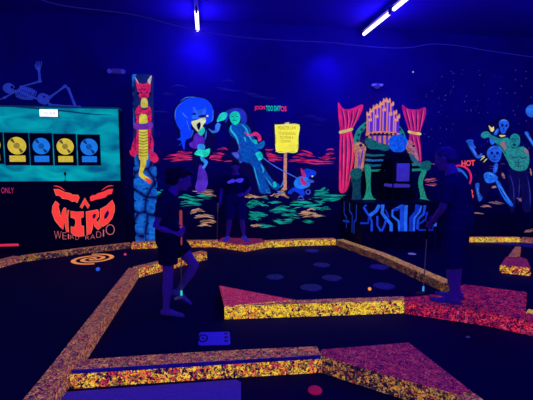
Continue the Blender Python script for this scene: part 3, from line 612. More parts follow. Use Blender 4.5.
for k in range(8):          # rib hoops
    u = k/7; q = sp(128+95*u, 246+22*u); r0 = .085+.035*math.sin(PI*(u*.8+.15)); ax = (sp(220, 285)-sp(128, 238)).normalized()
    up = Vector((0, 1, 0)); sd = ax.cross(up).normalized()
    hoop = [q+up*(r0*.8*math.sin(2*PI*j/14))+sd*(r0*math.cos(2*PI*j/14))+Vector((0, 0, 0)) for j in range(15)]
    tube(bm, hoop, .0085, 6)
tube(bm, [sp(140, 222, -.05), sp(180, 232, -.06), sp(225, 250, -.05)], .014, 8)
obj('rib_cage', bm, m_bone, sk, True)
bm = bmesh.new()
for sgn in (-1, 1):
    hoop = [sp(290, 292, .02)+Vector((.075*math.cos(2*PI*j/12), sgn*.05+.02*math.sin(2*PI*j/12), .085*math.sin(2*PI*j/12))) for j in range(13)]
    tube(bm, hoop, .02, 8)
ell(bm, sp(290, 300, .02), (.05, .07, .05)); obj('pelvis', bm, m_bone, sk, True)
def bone(bm, a, b, r=.014):
    tube(bm, [a, a.lerp(b, .12), a.lerp(b, .5), a.lerp(b, .88), b], [r*1.5, r*1.05, r*.85, r*1.05, r*1.5], 8); ell(bm, a, r*1.7, u=8, v=6); ell(bm, b, r*1.7, u=8, v=6)
def bhand(bm, w, d, sdv, s=1):
    d = d.normalized(); sdv = (sdv-d*sdv.dot(d)).normalized(); ell(bm, w+d*.02, .02, u=8, v=6)
    for j in range(5):
        q = w+sdv*((j-2)*.014); e1 = w+d*(.075*s)+sdv*((j-2)*.026); e2 = w+d*((.15 if j else .1)*s)+sdv*((j-2)*.03)+d.cross(sdv)*.02
        tube(bm, [q, e1, e2], [.007, .007, .005], 6)
bm = bmesh.new(); sh = sp(140, 212, -.12); el = sp(262, 176, -.14); wr = sp(255, 96, -.14)
bone(bm, sp(118, 238, -.05), sh, .01); bone(bm, sh, el); bone(bm, el, wr, .011); bone(bm, el+Vector((.02, .015, 0)), wr+Vector((.015, .015, 0)), .009); bhand(bm, wr, Vector((-.02, 0, 1)), Vector((1, 0, 0)))
obj('arm', bm, m_bone, sk, True)['label'] = 'raised arm'
bm = bmesh.new(); sh = sp(110, 250, .1); el = sp(40, 282, .02); wr = sp(2, 300, -.02)
bone(bm, sp(118, 238, .04), sh, .01); bone(bm, sp(100, 245, -.06), sp(30, 284, -.06)); bone(bm, sp(30, 284, -.06), sp(-20, 304, -.03), .011); bhand(bm, sp(-20, 304, -.03), Vector((-1, 0, 0)), Vector((0, 1, 0)))
obj('arm', bm, m_bone, sk, True)['label'] = 'propping arm'
bm = bmesh.new(); hp = sp(320, 290, -.08); kn = sp(438, 208, -.1); an = sp(497, 338, -.12)
bone(bm, sp(335, 280, -.08), sp(432, 208, -.1), .018); bone(bm, sp(452, 222, -.1), an, .015); bone(bm, sp(460, 222, -.09), an+Vector((.02, .01, 0)), .009); ell(bm, kn, .028, u=8, v=6)
bone(bm, an, sp(530, 344, -.14), .012)
obj('leg', bm, m_bone, sk, True)['label'] = 'bent leg with raised knee'
bm = bmesh.new(); bone(bm, sp(315, 310, .06), sp(330, 336, -.02)+Vector((.0, 0, .02)), .016); bone(bm, sp(330, 330, .06), sp(470, 342, .08), .015); bone(bm, sp(470, 342, .08), sp(520, 345, .05), .012)
obj('leg', bm, m_bone, sk, True)['label'] = 'leg lying flat'

# ------------------------------------------------------------------ ceiling tubes, cable, wall fittings
m_tubeglow, nt, b = newmat('black_light_tube'); inp(b, 'Base Color', (.8, .8, 1, 1)); inp(b, 'Emission Color', (.62, .5, 1, 1)); inp(b, 'Emission Strength', 4)
m_fix = plain('fixture_enamel', (44, 40, 120), .5, .3)
ZT = 4.27
def light_tube(label, x0, y0, x1, y1, back=.0):
    p0 = fl(x0, y0, ZT); p1 = fl(x1, y1, ZT)
    # depth direction in the room
    d = (p1-p0).normalized(); d = Vector((0, 1, 0)); L_ = abs(p1.y-p0.y); mid_ = (p0+p1)/2; A = Vector((mid_.x, min(p0.y, p1.y), ZT)); B = A+Vector((0, L_, 0))
    t = thing('ceiling_tube_light', label, 'light', ((A.x+B.x)/2, (A.y+B.y)/2, CEIL), 'black light tubes')
    bm = bmesh.new(); tube(bm, [A, B], .034, 14); obj('tube', bm, m_tubeglow, t, True)
    bm = bmesh.new(); box(bm, (A.x-.045, A.y-.06-back, ZT+.05), (A.x+.045, B.y+.06, ZT+.1), 0, .01); obj('housing', bm, m_fix, t)
    for yy in (A.y-.02, B.y+.02):
        bm = bmesh.new(); box(bm, (A.x-.02, yy-.02, ZT-.025), (A.x+.02, yy+.02, ZT+.05), 0, .006); obj('end_cap', bm, m_fix, t)
    for yy in (A.y+.25*L_, A.y+.75*L_):
        bm = bmesh.new(); tube(bm, [(A.x, yy, ZT+.095), (A.x, yy, CEIL+.001)], .008, 8); obj('hanger', bm, m_fix, t)
    return A, B
T1 = light_tube('white violet glowing tube at upper left, pointing towards the mural wall', 196.2, 12, 198, 33, .9)
T2 = light_tube('slanting glowing tube at upper right, the farther of the pair', 388.5, 13.5, 364.5, 34)
T3 = light_tube('slanting glowing tube at upper right, nearer and cut by the top edge', 425, -16, 393.6, 9)
YCb = 7.0
bm = bmesh.new(); pp = smoothpts([(28, -6), (60, 5), (130, 14), (170, 24), (205, 32), (250, 38), (300, 41), (330, 42.5), (380, 47.5), (410, 47.5), (432, 44), (460, 46), (490, 51), (540, 58)], 5, False)
tube(bm, [wp(x, y, YCb) for x, y in pp], .008, 6)
tag(obj('hanging_cable', bm, plain('pale_cable', (70, 62, 170), .6, .2, e=.12), None, True), 'thin pale cable sagging across the whole ceiling', 'cable')
m_lens = plain('pale_lens', (120, 110, 235), .3, .5, e=.5)
c = wp(117, 71, YW-.05)
t = thing('emergency_light', 'small twin headed emergency light high on wall above the booth', 'emergency light', (c.x, YW, c.z-.1))
bm = bmesh.new(); box(bm, (c.x-.09, YW-.09, c.z-.045), (c.x+.09, YW-.002, c.z+.04), 0, .015); obj('housing', bm, plain('violet_plastic', (62, 50, 170), .5, .3, e=.25), t)
for s in (-1, 1):
    bm = bmesh.new(); tube(bm, [(c.x+s*.12, YW-.06, c.z-.01), (c.x+s*.125, YW-.12, c.z-.02)], [.03, .045], 16); obj('lamp_head', bm, plain('lamp_head_glass', (74, 62, 205), .4, .4, e=.35), t)
    bm = bmesh.new(); tube(bm, [(c.x+s*.08, YW-.05, c.z), (c.x+s*.12, YW-.07, c.z-.01)], .014, 8); obj('bracket', bm, m_fix, t)
c = wp(377.5, 86, YW-.06)
t = thing('security_camera', 'small pale dome camera high on wall above the organ', 'camera', (c.x, YW, c.z))
bm = bmesh.new(); box(bm, (c.x-.12, YW-.1, c.z), (c.x+.12, YW-.002, c.z+.045), 0, .02); obj('mount', bm, m_lens, t)
bm = bmesh.new(); ell(bm, (c.x-.01, YW-.06, c.z), (.075, .05, .06)); obj('dome', bm, plain('violet_dome', (70, 60, 190), .3, .5, e=.35), t, True)
c = wp(413, 72, YW-.02)
t = thing('indicator_lamp', 'tiny pale indicator lamp on dark wall right of the dome camera', 'lamp', (c.x, YW, c.z))
bm = bmesh.new(); tube(bm, [(c.x, YW-.02, c.z), (c.x, YW-.001, c.z)], .03, 12); obj('bezel', bm, m_fix, t)
bm = bmesh.new(); ell(bm, (c.x, YW-.022, c.z), .018, u=10, v=8); obj('lens', bm, paint((150, 160, 250), .1), t, True)

# ------------------------------------------------------------------ curbs
YEL = [(0, (250, 206, 20)), (.34, (240, 150, 24)), (.5, (40, 26, 30)), (.6, (190, 150, 14)), (.8, (255, 226, 60)), (.94, (236, 96, 60))]
MIX = [(0, (245, 190, 22)), (.24, (246, 130, 26)), (.42, (40, 16, 40)), (.54, (222, 70, 56)), (.66, (150, 110, 30)), (.8, (252, 206, 40)), (.92, (190, 50, 70))]
DIM = [(0, (190, 116, 62)), (.2, (120, 62, 70)), (.4, (178, 84, 78)), (.56, (130, 70, 80)), (.72, (160, 120, 50)), (.9, (196, 92, 54))]
PNK = [(0, (178, 40, 78)), (.3, (146, 34, 74)), (.5, (196, 56, 74)), (.8, (160, 40, 84))]
DPK = [(0, (122, 24, 70)), (.35, (92, 20, 70)), (.6, (138, 34, 72)), (.85, (150, 46, 66))]
REDS = [(0, (206, 34, 62)), (.3, (170, 30, 72)), (.55, (226, 56, 62)), (.75, (120, 22, 80))]
DYL = [(0, (190, 124, 36)), (.25, (60, 40, 30)), (.5, (140, 106, 24)), (.66, (150, 62, 40)), (.8, (40, 24, 36))]
TAN = [(0, (186, 130, 62)), (.4, (146, 94, 58)), (.7, (206, 154, 56))]
m_yel = speck('yellow_fleck_carpet', YEL, 34, dark=.45); m_mix = speck('mixed_fleck_carpet', MIX, 34, dark=.48)
m_dim = speck('dusky_fleck_carpet', DIM, 36, dark=.49); m_pnk = speck('pink_carpet', PNK, 52, dark=.47); m_dpk = speck('dark_pink_carpet', DPK, 50, dark=.48)
m_red = speck('red_fleck_carpet', REDS, 32, dark=.5); m_dyl = speck('dark_yellow_fleck_carpet', DYL, 36, dark=.5)
m_dtop = speck('dusky_top_carpet', DIM, 40, .85, dark=.49); m_tan = speck('tan_top_carpet', TAN, 40, .85, dark=.45)
m_dkf = speck('dark_fleck_carpet', DYL, 40, .55, dark=.52); m_redtop = speck('red_top_carpet', REDS, 36, .75, dark=.53)
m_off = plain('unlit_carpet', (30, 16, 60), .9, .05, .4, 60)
m_trim = plain('trim_reflection_paint', (60, 40, 180), .4, .4, var=.6, e=.12)
HC = .14
def prism(name, label, toppix, h, side, top, cat='curb', group='fluorescent carpet curbs', world=None, off=None):
    P = world if world else [fl(x, y, h) for x, y in toppix]
    area = sum(P[i-1].x*P[i].y-P[i].x*P[i-1].y for i in range(len(P)))
    if area < 0: P = P[::-1]
    bm = bmesh.new(); n = len(P)
    up = [bm.verts.new((p.x, p.y, h)) for p in P]; dn = [bm.verts.new((p.x, p.y, 0.0)) for p in P]
    f = bm.faces.new(up); f.material_index = 1; bm.faces.new(dn[::-1])
    for i in range(n): bm.faces.new((dn[i], dn[(i+1) % n], up[(i+1) % n], up[i]))
    eg = [e for e in bm.edges if all(v in up for v in e.verts)]
    bmesh.ops.bevel(bm, geom=eg, offset=.008, segments=2, affect='EDGES')
    for f in bm.faces: f.material_index = 1 if f.normal.z > .6 else 0
    bm.normal_update()
    for f in bm.faces: f.material_index = 1 if abs(f.normal.z) > .7 else 0
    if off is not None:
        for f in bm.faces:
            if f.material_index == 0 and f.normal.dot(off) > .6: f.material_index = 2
    o = obj(name, bm, [side, top, m_off])
    tag(o, label, cat, group); return o
def bar(name, label, pix, h, side, top, w=.15, left=True, **k):   # pix: 2+ top-edge pixels nearest the camera; widened away
    P = [fl(x, y, h) for x, y in pix]; n = len(P); Q = []
    for i in range(n):
        d = (P[min(i+1, n-1)]-P[max(i-1, 0)]); d.z = 0; d.normalize()
        nn = Vector((-d.y, d.x, 0)) if left else Vector((d.y, -d.x, 0))
        Q.append(P[i]+nn*w)
    return prism(name, label, None, h, side, top, world=P+Q[::-1], **k)
bar('carpet_curb', 'long left curb running from the bottom edge toward the rear wall', [(30, 421), (68, 370), (139, 267.5)], HC, m_dim, m_dtop)
bar('carpet_curb', 'short orange flecked curb behind the walking woman, right end cut square', [(139.5, 268), (207, 251.6)], HC, m_mix, m_dtop)
bar('carpet_curb', 'short dim curb at the left photo edge before the booth', [(-20, 267), (20.5, 256.2)], .1, m_dim, m_dtop)
bar('carpet_curb', 'narrow flecked curb crossing in front of the radio booth and column', [(21, 256.4), (85, 248.2), (131, 243)], .1, m_dyl, m_dim, w=.1)
bar('carpet_curb', 'yellow flecked curb along the wall behind the walking woman', [(131.5, 243), (170, 241.6), (216, 241)], .12, m_mix, m_dim)
prism('carpet_platform', 'small pink topped platform under the boy in the dark shirt', [(216.5, 241.4), (246, 245.6), (266, 241.6), (262, 238.5), (222, 237.5)], .12, m_mix, m_dpk, cat='platform', group=None)
bar('carpet_curb', 'yellow flecked curb along the back, under the goblin mural', [(266.5, 241.6), (300, 240), (336, 239.2)], .12, m_yel, m_dim)
bar('carpet_curb', 'long diagonal curb passing in front of the stage to the red platform', [(336, 239.4), (378, 254), (444, 283)], .12, m_dkf, m_tan, w=.16)
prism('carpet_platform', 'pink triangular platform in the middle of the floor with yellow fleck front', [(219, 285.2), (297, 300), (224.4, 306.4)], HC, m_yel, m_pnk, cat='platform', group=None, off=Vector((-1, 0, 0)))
bar('carpet_curb', 'bright yellow flecked curb joining pink triangle and red platform', [(224.9, 306.6), (297, 302.8), (320, 302.8), (404, 299.3)], HC, m_yel, m_dim, w=.12) if False else \
    prism('carpet_curb', 'bright yellow flecked curb joining pink triangle and red platform', [(226, 306.5), (404.5, 300.8), (404.5, 296), (298.5, 300)], HC, m_yel, m_dim)
prism('carpet_platform', 'large red flecked platform under the standing man at right', [(405, 301.2), (440, 306), (490, 313), (548, 325), (548, 316), (524.5, 313.2), (527, 292), (464, 284), (452, 290.5), (436, 294.5), (405, 297)], HC, m_red, m_redtop, cat='platform', group=None)
prism('carpet_curb', 'yellow topped curb stub at right edge beyond the red platform', [(526, 312.2), (560, 323), (566, 318), (528, 308.5)], HC, m_dyl, speck('yellow_top', YEL, 50, .8))
nc = bar('carpet_curb', 'near horizontal curb with violet edge across the foreground', [(70, 370.8), (140, 366), (230, 360.5), (322, 355.6)], HC, m_mix, m_dtop, w=.17)
# edge trim on the near curb, purple reflection put into its colour and glow
A_ = fl(70, 370.8, HC); B_ = fl(322, 355.6, HC); d_ = (B_-A_).normalized(); n_ = Vector((d_.y, -d_.x, 0))
bm = bmesh.new()
V = [A_+n_*.004+d_*.01, B_+n_*.004-d_*.01]
for (za_, zb_) in ((HC-.024, HC+.003),):
    q = [bm.verts.new((V[0].x, V[0].y, za_)), bm.verts.new((V[1].x, V[1].y, za_)), bm.verts.new((V[1].x, V[1].y, zb_)), bm.verts.new((V[0].x, V[0].y, zb_))]
    W_ = [Vector(v.co)-n_*.012 for v in q]; q2 = [bm.verts.new(w) for w in W_]
    bm.faces.new(q); bm.faces.new(q2[::-1])
    for i in range(4): bm.faces.new((q[i], q2[i], q2[(i+1) % 4], q[(i+1) % 4]))
obj('edge_trim', bm, m_trim, nc)['label'] = 'edge trim with painted violet reflection'
prism('carpet_platform', 'dark pink wedge platform in the foreground right of the near curb', [(322.5, 356.2), (321, 349), (409, 342), (474, 392), (455, 394.4), (400, 379)], HC, m_dyl, m_dpk, cat='platform', group=None)
prism('carpet_curb', 'curb end at bottom edge beyond the dark pink wedge', [(456.5, 395), (475.5, 392.6), (500, 412), (470, 416)], HC, m_dyl, m_dtop)
bar('carpet_curb', 'yellow flecked curb far right behind the standing man', [(470.5, 237.5), (521, 237.5)], .1, m_yel, m_dim, w=.12)
bar('carpet_curb', 'dim curb end at the far right edge', [(521.5, 237.5), (560, 241.5)], .1, m_dim, m_dtop, w=.12)
prism('carpet_curb', 'narrow dusky curb leading to the small orange fronted block', [(508, 256), (519.5, 256), (521, 246.5), (515, 246.5)], .1, m_dim, m_dtop)
prism('carpet_platform', 'small block with orange fleck front and pink top at the right edge', [(500, 265), (531, 268), (527, 259), (520, 256.6), (506, 256.6)], .12, m_mix, m_dpk, cat='platform', group=None)

# ------------------------------------------------------------------ floor markings and small things
def floorpoly(bm, pts, z): 
    vs = [bm.verts.new(fl(x, y, z)) for x, y in pts]; P = [v.co.copy() for v in vs]
    for tri in tessellate_polygon([P]):
        try: bm.faces.new([vs[i] for i in tri])
        except ValueError: pass
m_vio = plain('violet_turf', (70, 44, 175), .85, .1, .25, 40, e=.32)
bm = bmesh.new(); floorpoly(bm, [(64, 392), (236, 379.5), (241, 382), (241, 420), (40, 424)], .004)
tag(obj('violet_mat_and_reflection', bm, m_vio), 'violet turf mat at the bottom edge below the near curb', 'mat')
bm = bmesh.new(); floorpoly(bm, [(478, 242.5), (540, 243), (560, 252), (520, 246)], .004)  # purple reflection on the floor, put in as a faintly glowing coloured patch
tag(obj('violet_mat_and_reflection', bm, plain('violet_reflection_paint', (52, 30, 150), .85, .1, .25, 40, e=.15)), 'violet reflection painted on the floor under the far right curb', 'mat')
c0 = fl(93, 259); m_or = paint((235, 140, 60), .3)
rx = .5*(fl(117, 259)-fl(69, 259)).length; 
bm = bmesh.new()
def arcband(bm, c, r0, r1, a0, a1, z, n=24, sy=1.0):
    vv = []
    for k in range(n+1):
        a = a0+(a1-a0)*k/n
        t_ = k/n
        ra, rb = (r0(t_), r1(t_)) if callable(r0) else (r0, r1)
        vv.append((bm.verts.new((c.x+ra*math.cos(a), c.y+sy*ra*math.sin(a), z)), bm.verts.new((c.x+rb*math.cos(a), c.y+sy*rb*math.sin(a), z))))
    for p, q in zip(vv, vv[1:]): bm.faces.new((p[0], q[0], q[1], p[1]))
for k in range(2):
    arcband(bm, c0, lambda t: max(.0, rx*(.9*t-.08)), lambda t: rx*(.1+.9*t), k*PI, k*PI+2.6*PI, .004, 70)
tag(obj('painted_swirl', bm, m_or), 'orange spiral swirl painted on dark floor before the booth', 'floor marking')
def ball(label, x, y, c, r=.0215):
    p = fl(x, y+.5); bm = bmesh.new(); ell(bm, (p.x, p.y, r), r, u=24, v=16)
    tag(obj('golf_ball', bm, paint(c, .1), None, True), label, 'golf ball', 'glowing golf balls')
ball('orange golf ball on the floor between the pale discs and yellow curb', 369.6, 290, (255, 150, 60))
ball('blue golf ball on the floor near the orange swirl', 98, 270.5, (40, 90, 220), .03)
ball('pink golf ball on the floor right of the orange swirl', 125.2, 255, (215, 50, 110), .022)
# pale discs
m_pad = plain('grey_blue_disc', (60, 66, 130), .7, .2, .7, 30, e=.16); m_pad2 = plain('violet_disc', (52, 44, 150), .7, .2, .6, 30, e=.22)
pads = [('pale disc with lower lip, leftmost on the putting floor', 275, 277, 18, 0), ('small pale disc toward the back of the putting floor', 321.8, 265, 17, 0), ('pale disc nearest the pink triangle point', 311.3, 287.5, 22, 0),
        ('pale disc in the middle of the putting floor', 332, 278, 20, 0), ('violet disc pair close to the long diagonal curb', 379, 267, 18, 1), ('dim disc to the right of the orange ball', 384, 286, 21, 1), ('flat violet mark farthest back on the putting floor', 312, 251, 14, 1)]
for lab, x, y, w, v in pads:
    p = fl(x, y); r = .5*(fl(x+w/2, y)-fl(x-w/2, y)).length
    t = thing('floor_disc', lab, 'floor disc', (p.x, p.y, 0), 'pale discs on the putting floor')
    bm = bmesh.new(); bmesh.ops.create_cone(bm, cap_ends=True, segments=36, radius1=r, radius2=r*.86, depth=.012, matrix=Matrix.Translation((p.x, p.y, .0065)))
    obj('disc', bm, m_pad2 if v else m_pad, t)
    bm = bmesh.new()
    for k in range(5):
        a = -PI*.25-k*PI*.125; q = p+RIGHT*(r*.62*math.cos(a))+FWD*(r*.95*math.sin(a)); bmesh.ops.create_cone(bm, cap_ends=True, segments=12, radius1=r*.2, radius2=r*.14, depth=.01, matrix=Matrix.Translation((q.x, q.y, .0055)))
    obj('lower_lip', bm, m_pad2, t)
# violet floor plate with ring and notches
def plate():
    x0, x1, y0, y1 = 197.5, 230.5, 333, 346
    A = fl(x0, y1); B = fl(x1, y1-.6); C = fl(x1-.8, y0-.6); D = fl(x0+1.2, y0)
    def uv(u, v): return A.lerp(B, u).lerp(D.lerp(C, u), v)
    t = thing('tee_marker', 'violet rounded floor plate with ring and three notches', 'floor marker', uv(.5, .5))
    out = []
    for (cu, cv, a0) in ((.12, .12, PI), (.9, .12, 1.5*PI), (.9, .88, 0), (.12, .88, .5*PI)):
        for k in range(6):
            a = a0+k*PI/10; out.append((cu+.1*math.cos(a), cv+.12*math.sin(a)))
    bm = bmesh.new(); f = bm.faces.new([bm.verts.new(uv(u, v)+Vector((0, 0, .003))) for u, v in out]); r = bmesh.ops.extrude_face_region(bm, geom=[f])
    for v in [g for g in r['geom'] if isinstance(g, bmesh.types.BMVert)]: v.co.z += .005
    obj('plate', bm, plain('violet_plate', (42, 24, 195), .5, .3, .15, 10, e=.55), t)
    dk = plain('plate_dark', (10, 6, 80), .6, .2)
    bm = bmesh.new(); c = uv(.155, .5)
    e1 = (uv(1, .5)-uv(0, .5)).normalized(); e2 = (uv(.5, 1)-uv(.5, 0)).normalized()
    for k in range(32):
        a, b_ = 2*PI*k/32, 2*PI*(k+1)/32
        P = [c+e1*(r_*math.cos(q))+e2*(r_*1.9*math.sin(q))+Vector((0, 0, .0095)) for r_, q in ((.032, a), (.046, a), (.046, b_), (.032, b_))]
        bm.faces.new([bm.verts.new(p) for p in P])
    bm.faces.new([bm.verts.new(c+e1*(.012*math.cos(2*PI*k/16))+e2*(.02*math.sin(2*PI*k/16))+Vector((0, 0, .0095))) for k in range(16)])
    obj('ring', bm, dk, t)
    for v in (.2, .48, .77):
        bm = bmesh.new(); bm.faces.new([bm.verts.new(uv(*q)+Vector((0, 0, .0095))) for q in ((.82, v), (.93, v), (.93, v+.13), (.82, v+.13))]); obj('notch', bm, dk, t)
plate()
p = fl(315, 391); bm = bmesh.new(); ell(bm, (p.x, p.y, 0.006), (.052, .052, .022), u=28, v=12)
tag(obj('red_tee_dome', bm, paint((140, 14, 44), .4), None, True), 'flat red dome on the floor at the bottom of the photo', 'tee marker')
p = fl(412, 254); bm = bmesh.new(); tube(bm, [(p.x, p.y, .002), (p.x, p.y, .01)], [.075, .06], 24); obj_ = tag(obj('floor_cup_marker', bm, plain('pale_marker', (130, 120, 190), .6, .2, e=.45)), 'small pale flat marker on floor beyond the diagonal curb', 'tee marker')
p = fl(468, 337.5); bm = bmesh.new(); tube(bm, [(p.x, p.y, .002), (p.x, p.y, .01)], [.02, .017], 16); tag(obj('floor_cup_marker', bm, plain('dim_marker', (80, 80, 150), .6, .2, e=.2)), 'tiny dim marker on floor in front of the red platform', 'tee marker')

# ------------------------------------------------------------------ stage
ZS = .9; YF = 7.12
q = wp(362, 203, YF); ZS = q.z
sx0 = q.x; sx1 = wp(437, 203, YF).x
m_stage = plain('stage_black', (12, 10, 62), .7, .2)
st = thing('stage', 'raised black stage box with glowing blue pipe pattern on its front', 'stage', ((sx0+sx1)/2, (YF+YW)/2, 0))
bm = bmesh.new(); box(bm, (sx0, YF, 0), (sx1, YW-.025, ZS-.03)); obj('box_body', bm, m_stage, st)
bm = bmesh.new(); box(bm, (sx0-.02, YF-.02, ZS-.03), (sx1+.02, YW-.025, ZS), 0, .008); obj('deck', bm, plain('stage_deck', (14, 12, 66), .8, .1), st)
zt = Z(335, 185, 4.845)
pl = [([(152, 95), (140, 110), (165, 150), (178, 175), (178, 224)], 1.6), ([(215, 96), (200, 125), (165, 150)], 2.6), ([(165, 150), (160, 185), (122, 185)], 1.5), ([(205, 150), (205, 195), (222, 224)], 1.5),
      ([(232, 95), (228, 135), (250, 165), (272, 190), (272, 224)], 2.4), ([(245, 120), (262, 160)], 1.2), ([(248, 165), (240, 195), (226, 224)], 1.5), ([(322, 100), (278, 125), (278, 150), (308, 175), (312, 224)], 1.6), ([(282, 118), (308, 118)], 2),
      ([(318, 98), (328, 120), (328, 224)], 4.2), ([(345, 98), (342, 160), (342, 224)], 2.4), ([(400, 95), (396, 130), (370, 160), (368, 224)], 3.2), ([(436, 98), (430, 140), (402, 165), (400, 215)], 2), ([(418, 100), (410, 130), (385, 160), (382, 224)], 1.4), ([(447, 130), (440, 165), (422, 180), (405, 190), (405, 218), (475, 218)], 1.3), ([(497, 140), (478, 158), (470, 210)], 1.8), ([(485, 165), (484, 200)], 2.6), ([(458, 175), (460, 212)], 1.4)]
for k, (pts, w) in enumerate(pl):
    bm = bmesh.new(); addpoly(bm, ribbon(zt(pts), w*1.35, False, False), YF-.004-.0004*k)
    obj('painted_pipe', bm, paint([(20, 66, 215), (34, 104, 242), (14, 46, 185)][k % 3], .35, 12), st)
# left flank pattern
for k, (ya, yb, pts) in enumerate([(0, 0, [(.15, .95), (.15, .55), (.3, .45), (.3, .1)]), (0, 0, [(.45, .95), (.45, .7), (.6, .6), (.6, .05)]), (0, 0, [(.8, .95), (.8, .5), (.7, .4), (.7, .05)]), (0, 0, [(.1, .3), (.45, .35)])]):
    bm = bmesh.new(); P = [Vector((sx0-.004, YW-.05-(YW-YF-.1)*u, ZS*(.25+.72*v))) for u, v in pts]
    for a, b_ in zip(P, P[1:]):
        d = (b_-a).normalized(); nn = Vector((0, -d.z, d.y))*.022
        bm.faces.new([bm.verts.new(v) for v in (a-nn, b_-nn, b_+nn, a+nn)])
    obj('painted_pipe', bm, paint((16, 46, 160), .4, 12), st)
bm = bmesh.new(); a = wp(436, 229, YF-.01); tube(bm, [(sx1-.02, YF-.012, .02), (sx1-.02, YF-.012, ZS*.4)], .008, 8); obj('corner_strip', bm, plain('corner_strip_paint', (60, 46, 140), .6, .2), st)

# ------------------------------------------------------------------ pipe organ
YO = 8.05
zo = Z(335, 95, 5.33)
org = thing('pipe_organ', 'ornate pipe organ with orange crowned violet pipes and green scroll console', 'organ', (wp(393, 200, YO).x, YO, ZS))
def arcbox(bm, pts, Y, th):      # extruded outline
    P = [wp(x, y, Y) for x, y in pts]; n = len(P)
    f_ = [bm.verts.new(p) for p in P]; b_ = [bm.verts.new((p.x, Y+th, p.z)) for p in P]
    for tri in tessellate_polygon([P]):
        try:
            bm.faces.new([f_[i] for i in tri]); bm.faces.new([b_[i] for i in tri][::-1])
        except ValueError: pass
    for i in range(n): bm.faces.new((f_[i], f_[(i+1) % n], b_[(i+1) % n], b_[i]))
def relief(name, pts, c, parent, Y, th, sm=True, var=.4, scale=16, label=None):
    bm = bmesh.new(); arcbox(bm, smoothpts(pts, 4) if sm else pts, Y, th)
    o = obj(name, bm, paint(c, var, scale) if isinstance(c, tuple) else c, parent)
    if label: o['label'] = label
    return o
cxo, cyo = zo([(243, 248)])[0]
relief('back_arch', ringpts(cxo, cyo, 21, 25.5, -PI*1.1, PI*.1, 40, .92), (18, 128, 112), org, YO+.1, .1, sm=False)
polys('arch_hole', [circ(cxo+23*math.cos(a), cyo+.92*23*math.sin(a), 1.4, n=10) for a in [PI+.05, PI+.32, PI+.6, PI+.88, -.05, -.32, -.6, -.88]], (4, 24, 50), org, YO+.096, sm=False)
relief('back_panel', circ(cxo, cyo, 21, 19.5, 40, PI*.95, PI*2.05), (20, 8, 70), org, YO+.12, .06, sm=False)
# pipe material: orange rims, violet core across each pipe
m_pipe, nt, b = newmat('organ_pipe_paint'); inp(b, 'Base Color', (.03, .03, .1, 1))
tc = nt.nodes.new('ShaderNodeTexCoord'); sx = nt.nodes.new('ShaderNodeSeparateXYZ'); cr = nt.nodes.new('ShaderNodeValToRGB')
nt.links.new(tc.outputs['Generated'], sx.inputs['Vector']); nt.links.new(sx.outputs['X'], cr.inputs['Fac'])
e = cr.color_ramp.elements; e[0].position = 0; e[0].color = lin((230, 130, 90)); e[1].position = 1; e[1].color = lin((40, 18, 110))
for p_, c_ in ((.16, (200, 120, 130)), (.3, (96, 52, 215)), (.62, (66, 34, 196))):
    x = e.new(p_); x.color = lin(c_)
nt.links.new(cr.outputs['Color'], b.inputs['Emission Color']); inp(b, 'Emission Strength', .9)
ORG = (236, 150, 92)
def opipe(x, top, bot, w, Y):
    (xa, ya) = zo([(x, top)])[0]; (_, yb) = zo([(x, bot)])[0]
    p = wp(xa, ya, Y); q_ = wp(xa, yb, Y); r = .5*(wp(xa+w/5.33/2, ya, Y)-wp(xa-w/5.33/2, ya, Y)).length
    q_.x = p.x
    bm = bmesh.new(); tube(bm, [q_, p], r*.92, 14); o = obj('pipe', bm, m_pipe, org, True)
    bm = bmesh.new(); n = 12; h = r*2.3
    lo_ = [bm.verts.new(p+Vector((r*1.0*math.cos(2*PI*k/n), r*1.0*math.sin(2*PI*k/n), -r*.35))) for k in range(n)]
    hi_ = [bm.verts.new(p+Vector((r*1.15*math.cos(2*PI*k/n), r*1.3*math.sin(2*PI*k/n), h if k % 3 == 0 else h*.25))) for k in range(n)]
    for k in range(n): bm.faces.new((lo_[k], lo_[(k+1) % n], hi_[(k+1) % n], hi_[k]))
    obj('pipe_crown', bm, paint(ORG, .3, 20), o)
for x, top in ((178, 108), (195, 90), (213, 72), (231, 66), (249, 52), (267, 36), (285, 38), (303, 56), (320, 100), (335, 122)): opipe(x, top, 205, 18, YO+.04)
for x, top in ((187, 138), (222, 120), (262, 84), (296, 108), (328, 138)): opipe(x, top, 205, 15, YO-.04)
for x in range(192, 340, 18): 
    pass
relief('mouth_rail', zo([(166, 206), (200, 196), (243, 192), (300, 196), (340, 204), (342, 216), (300, 208), (243, 204), (200, 208), (168, 218)]), (216, 130, 70), org, YO-.1, .08)
polys('mouth_slot', [zo([(x-8, 200+abs(x-255)*.06), (x+8, 200+abs(x-255)*.06), (x, 220+abs(x-255)*.05)]) for x in range(190, 332, 22)], (8, 4, 40), org, YO-.104, sm=False)
for k, x in enumerate(range(188, 318, 13)):
    a, b2 = zo([(x-5, 216), (x+5, 268)])
    relief('lower_pipe', [(a[0], a[1]), (b2[0], a[1]), (b2[0], b2[1]), (a[0], b2[1])], [(206, 120, 76), (84, 44, 190)][k % 2], org, YO-.06, .05, sm=False)
relief('green_foliage', zo([(165, 240), (180, 228), (205, 238), (225, 250), (255, 258), (285, 270), (290, 288), (262, 298), (235, 288), (205, 290), (180, 280), (168, 262)]), (16, 104, 92), org, YO-.12, .04, var=.8, scale=14)
zq = Z(350, 130, 6.345)
relief('console_body', zq([(112, 150), (220, 150), (300, 130), (385, 150), (470, 225), (468, 262), (380, 262), (380, 330), (440, 455), (110, 455)]), plain('organ_dark', (10, 8, 50), .7, .2), org, YO-.14, .22, sm=False)
YK = YO-.2
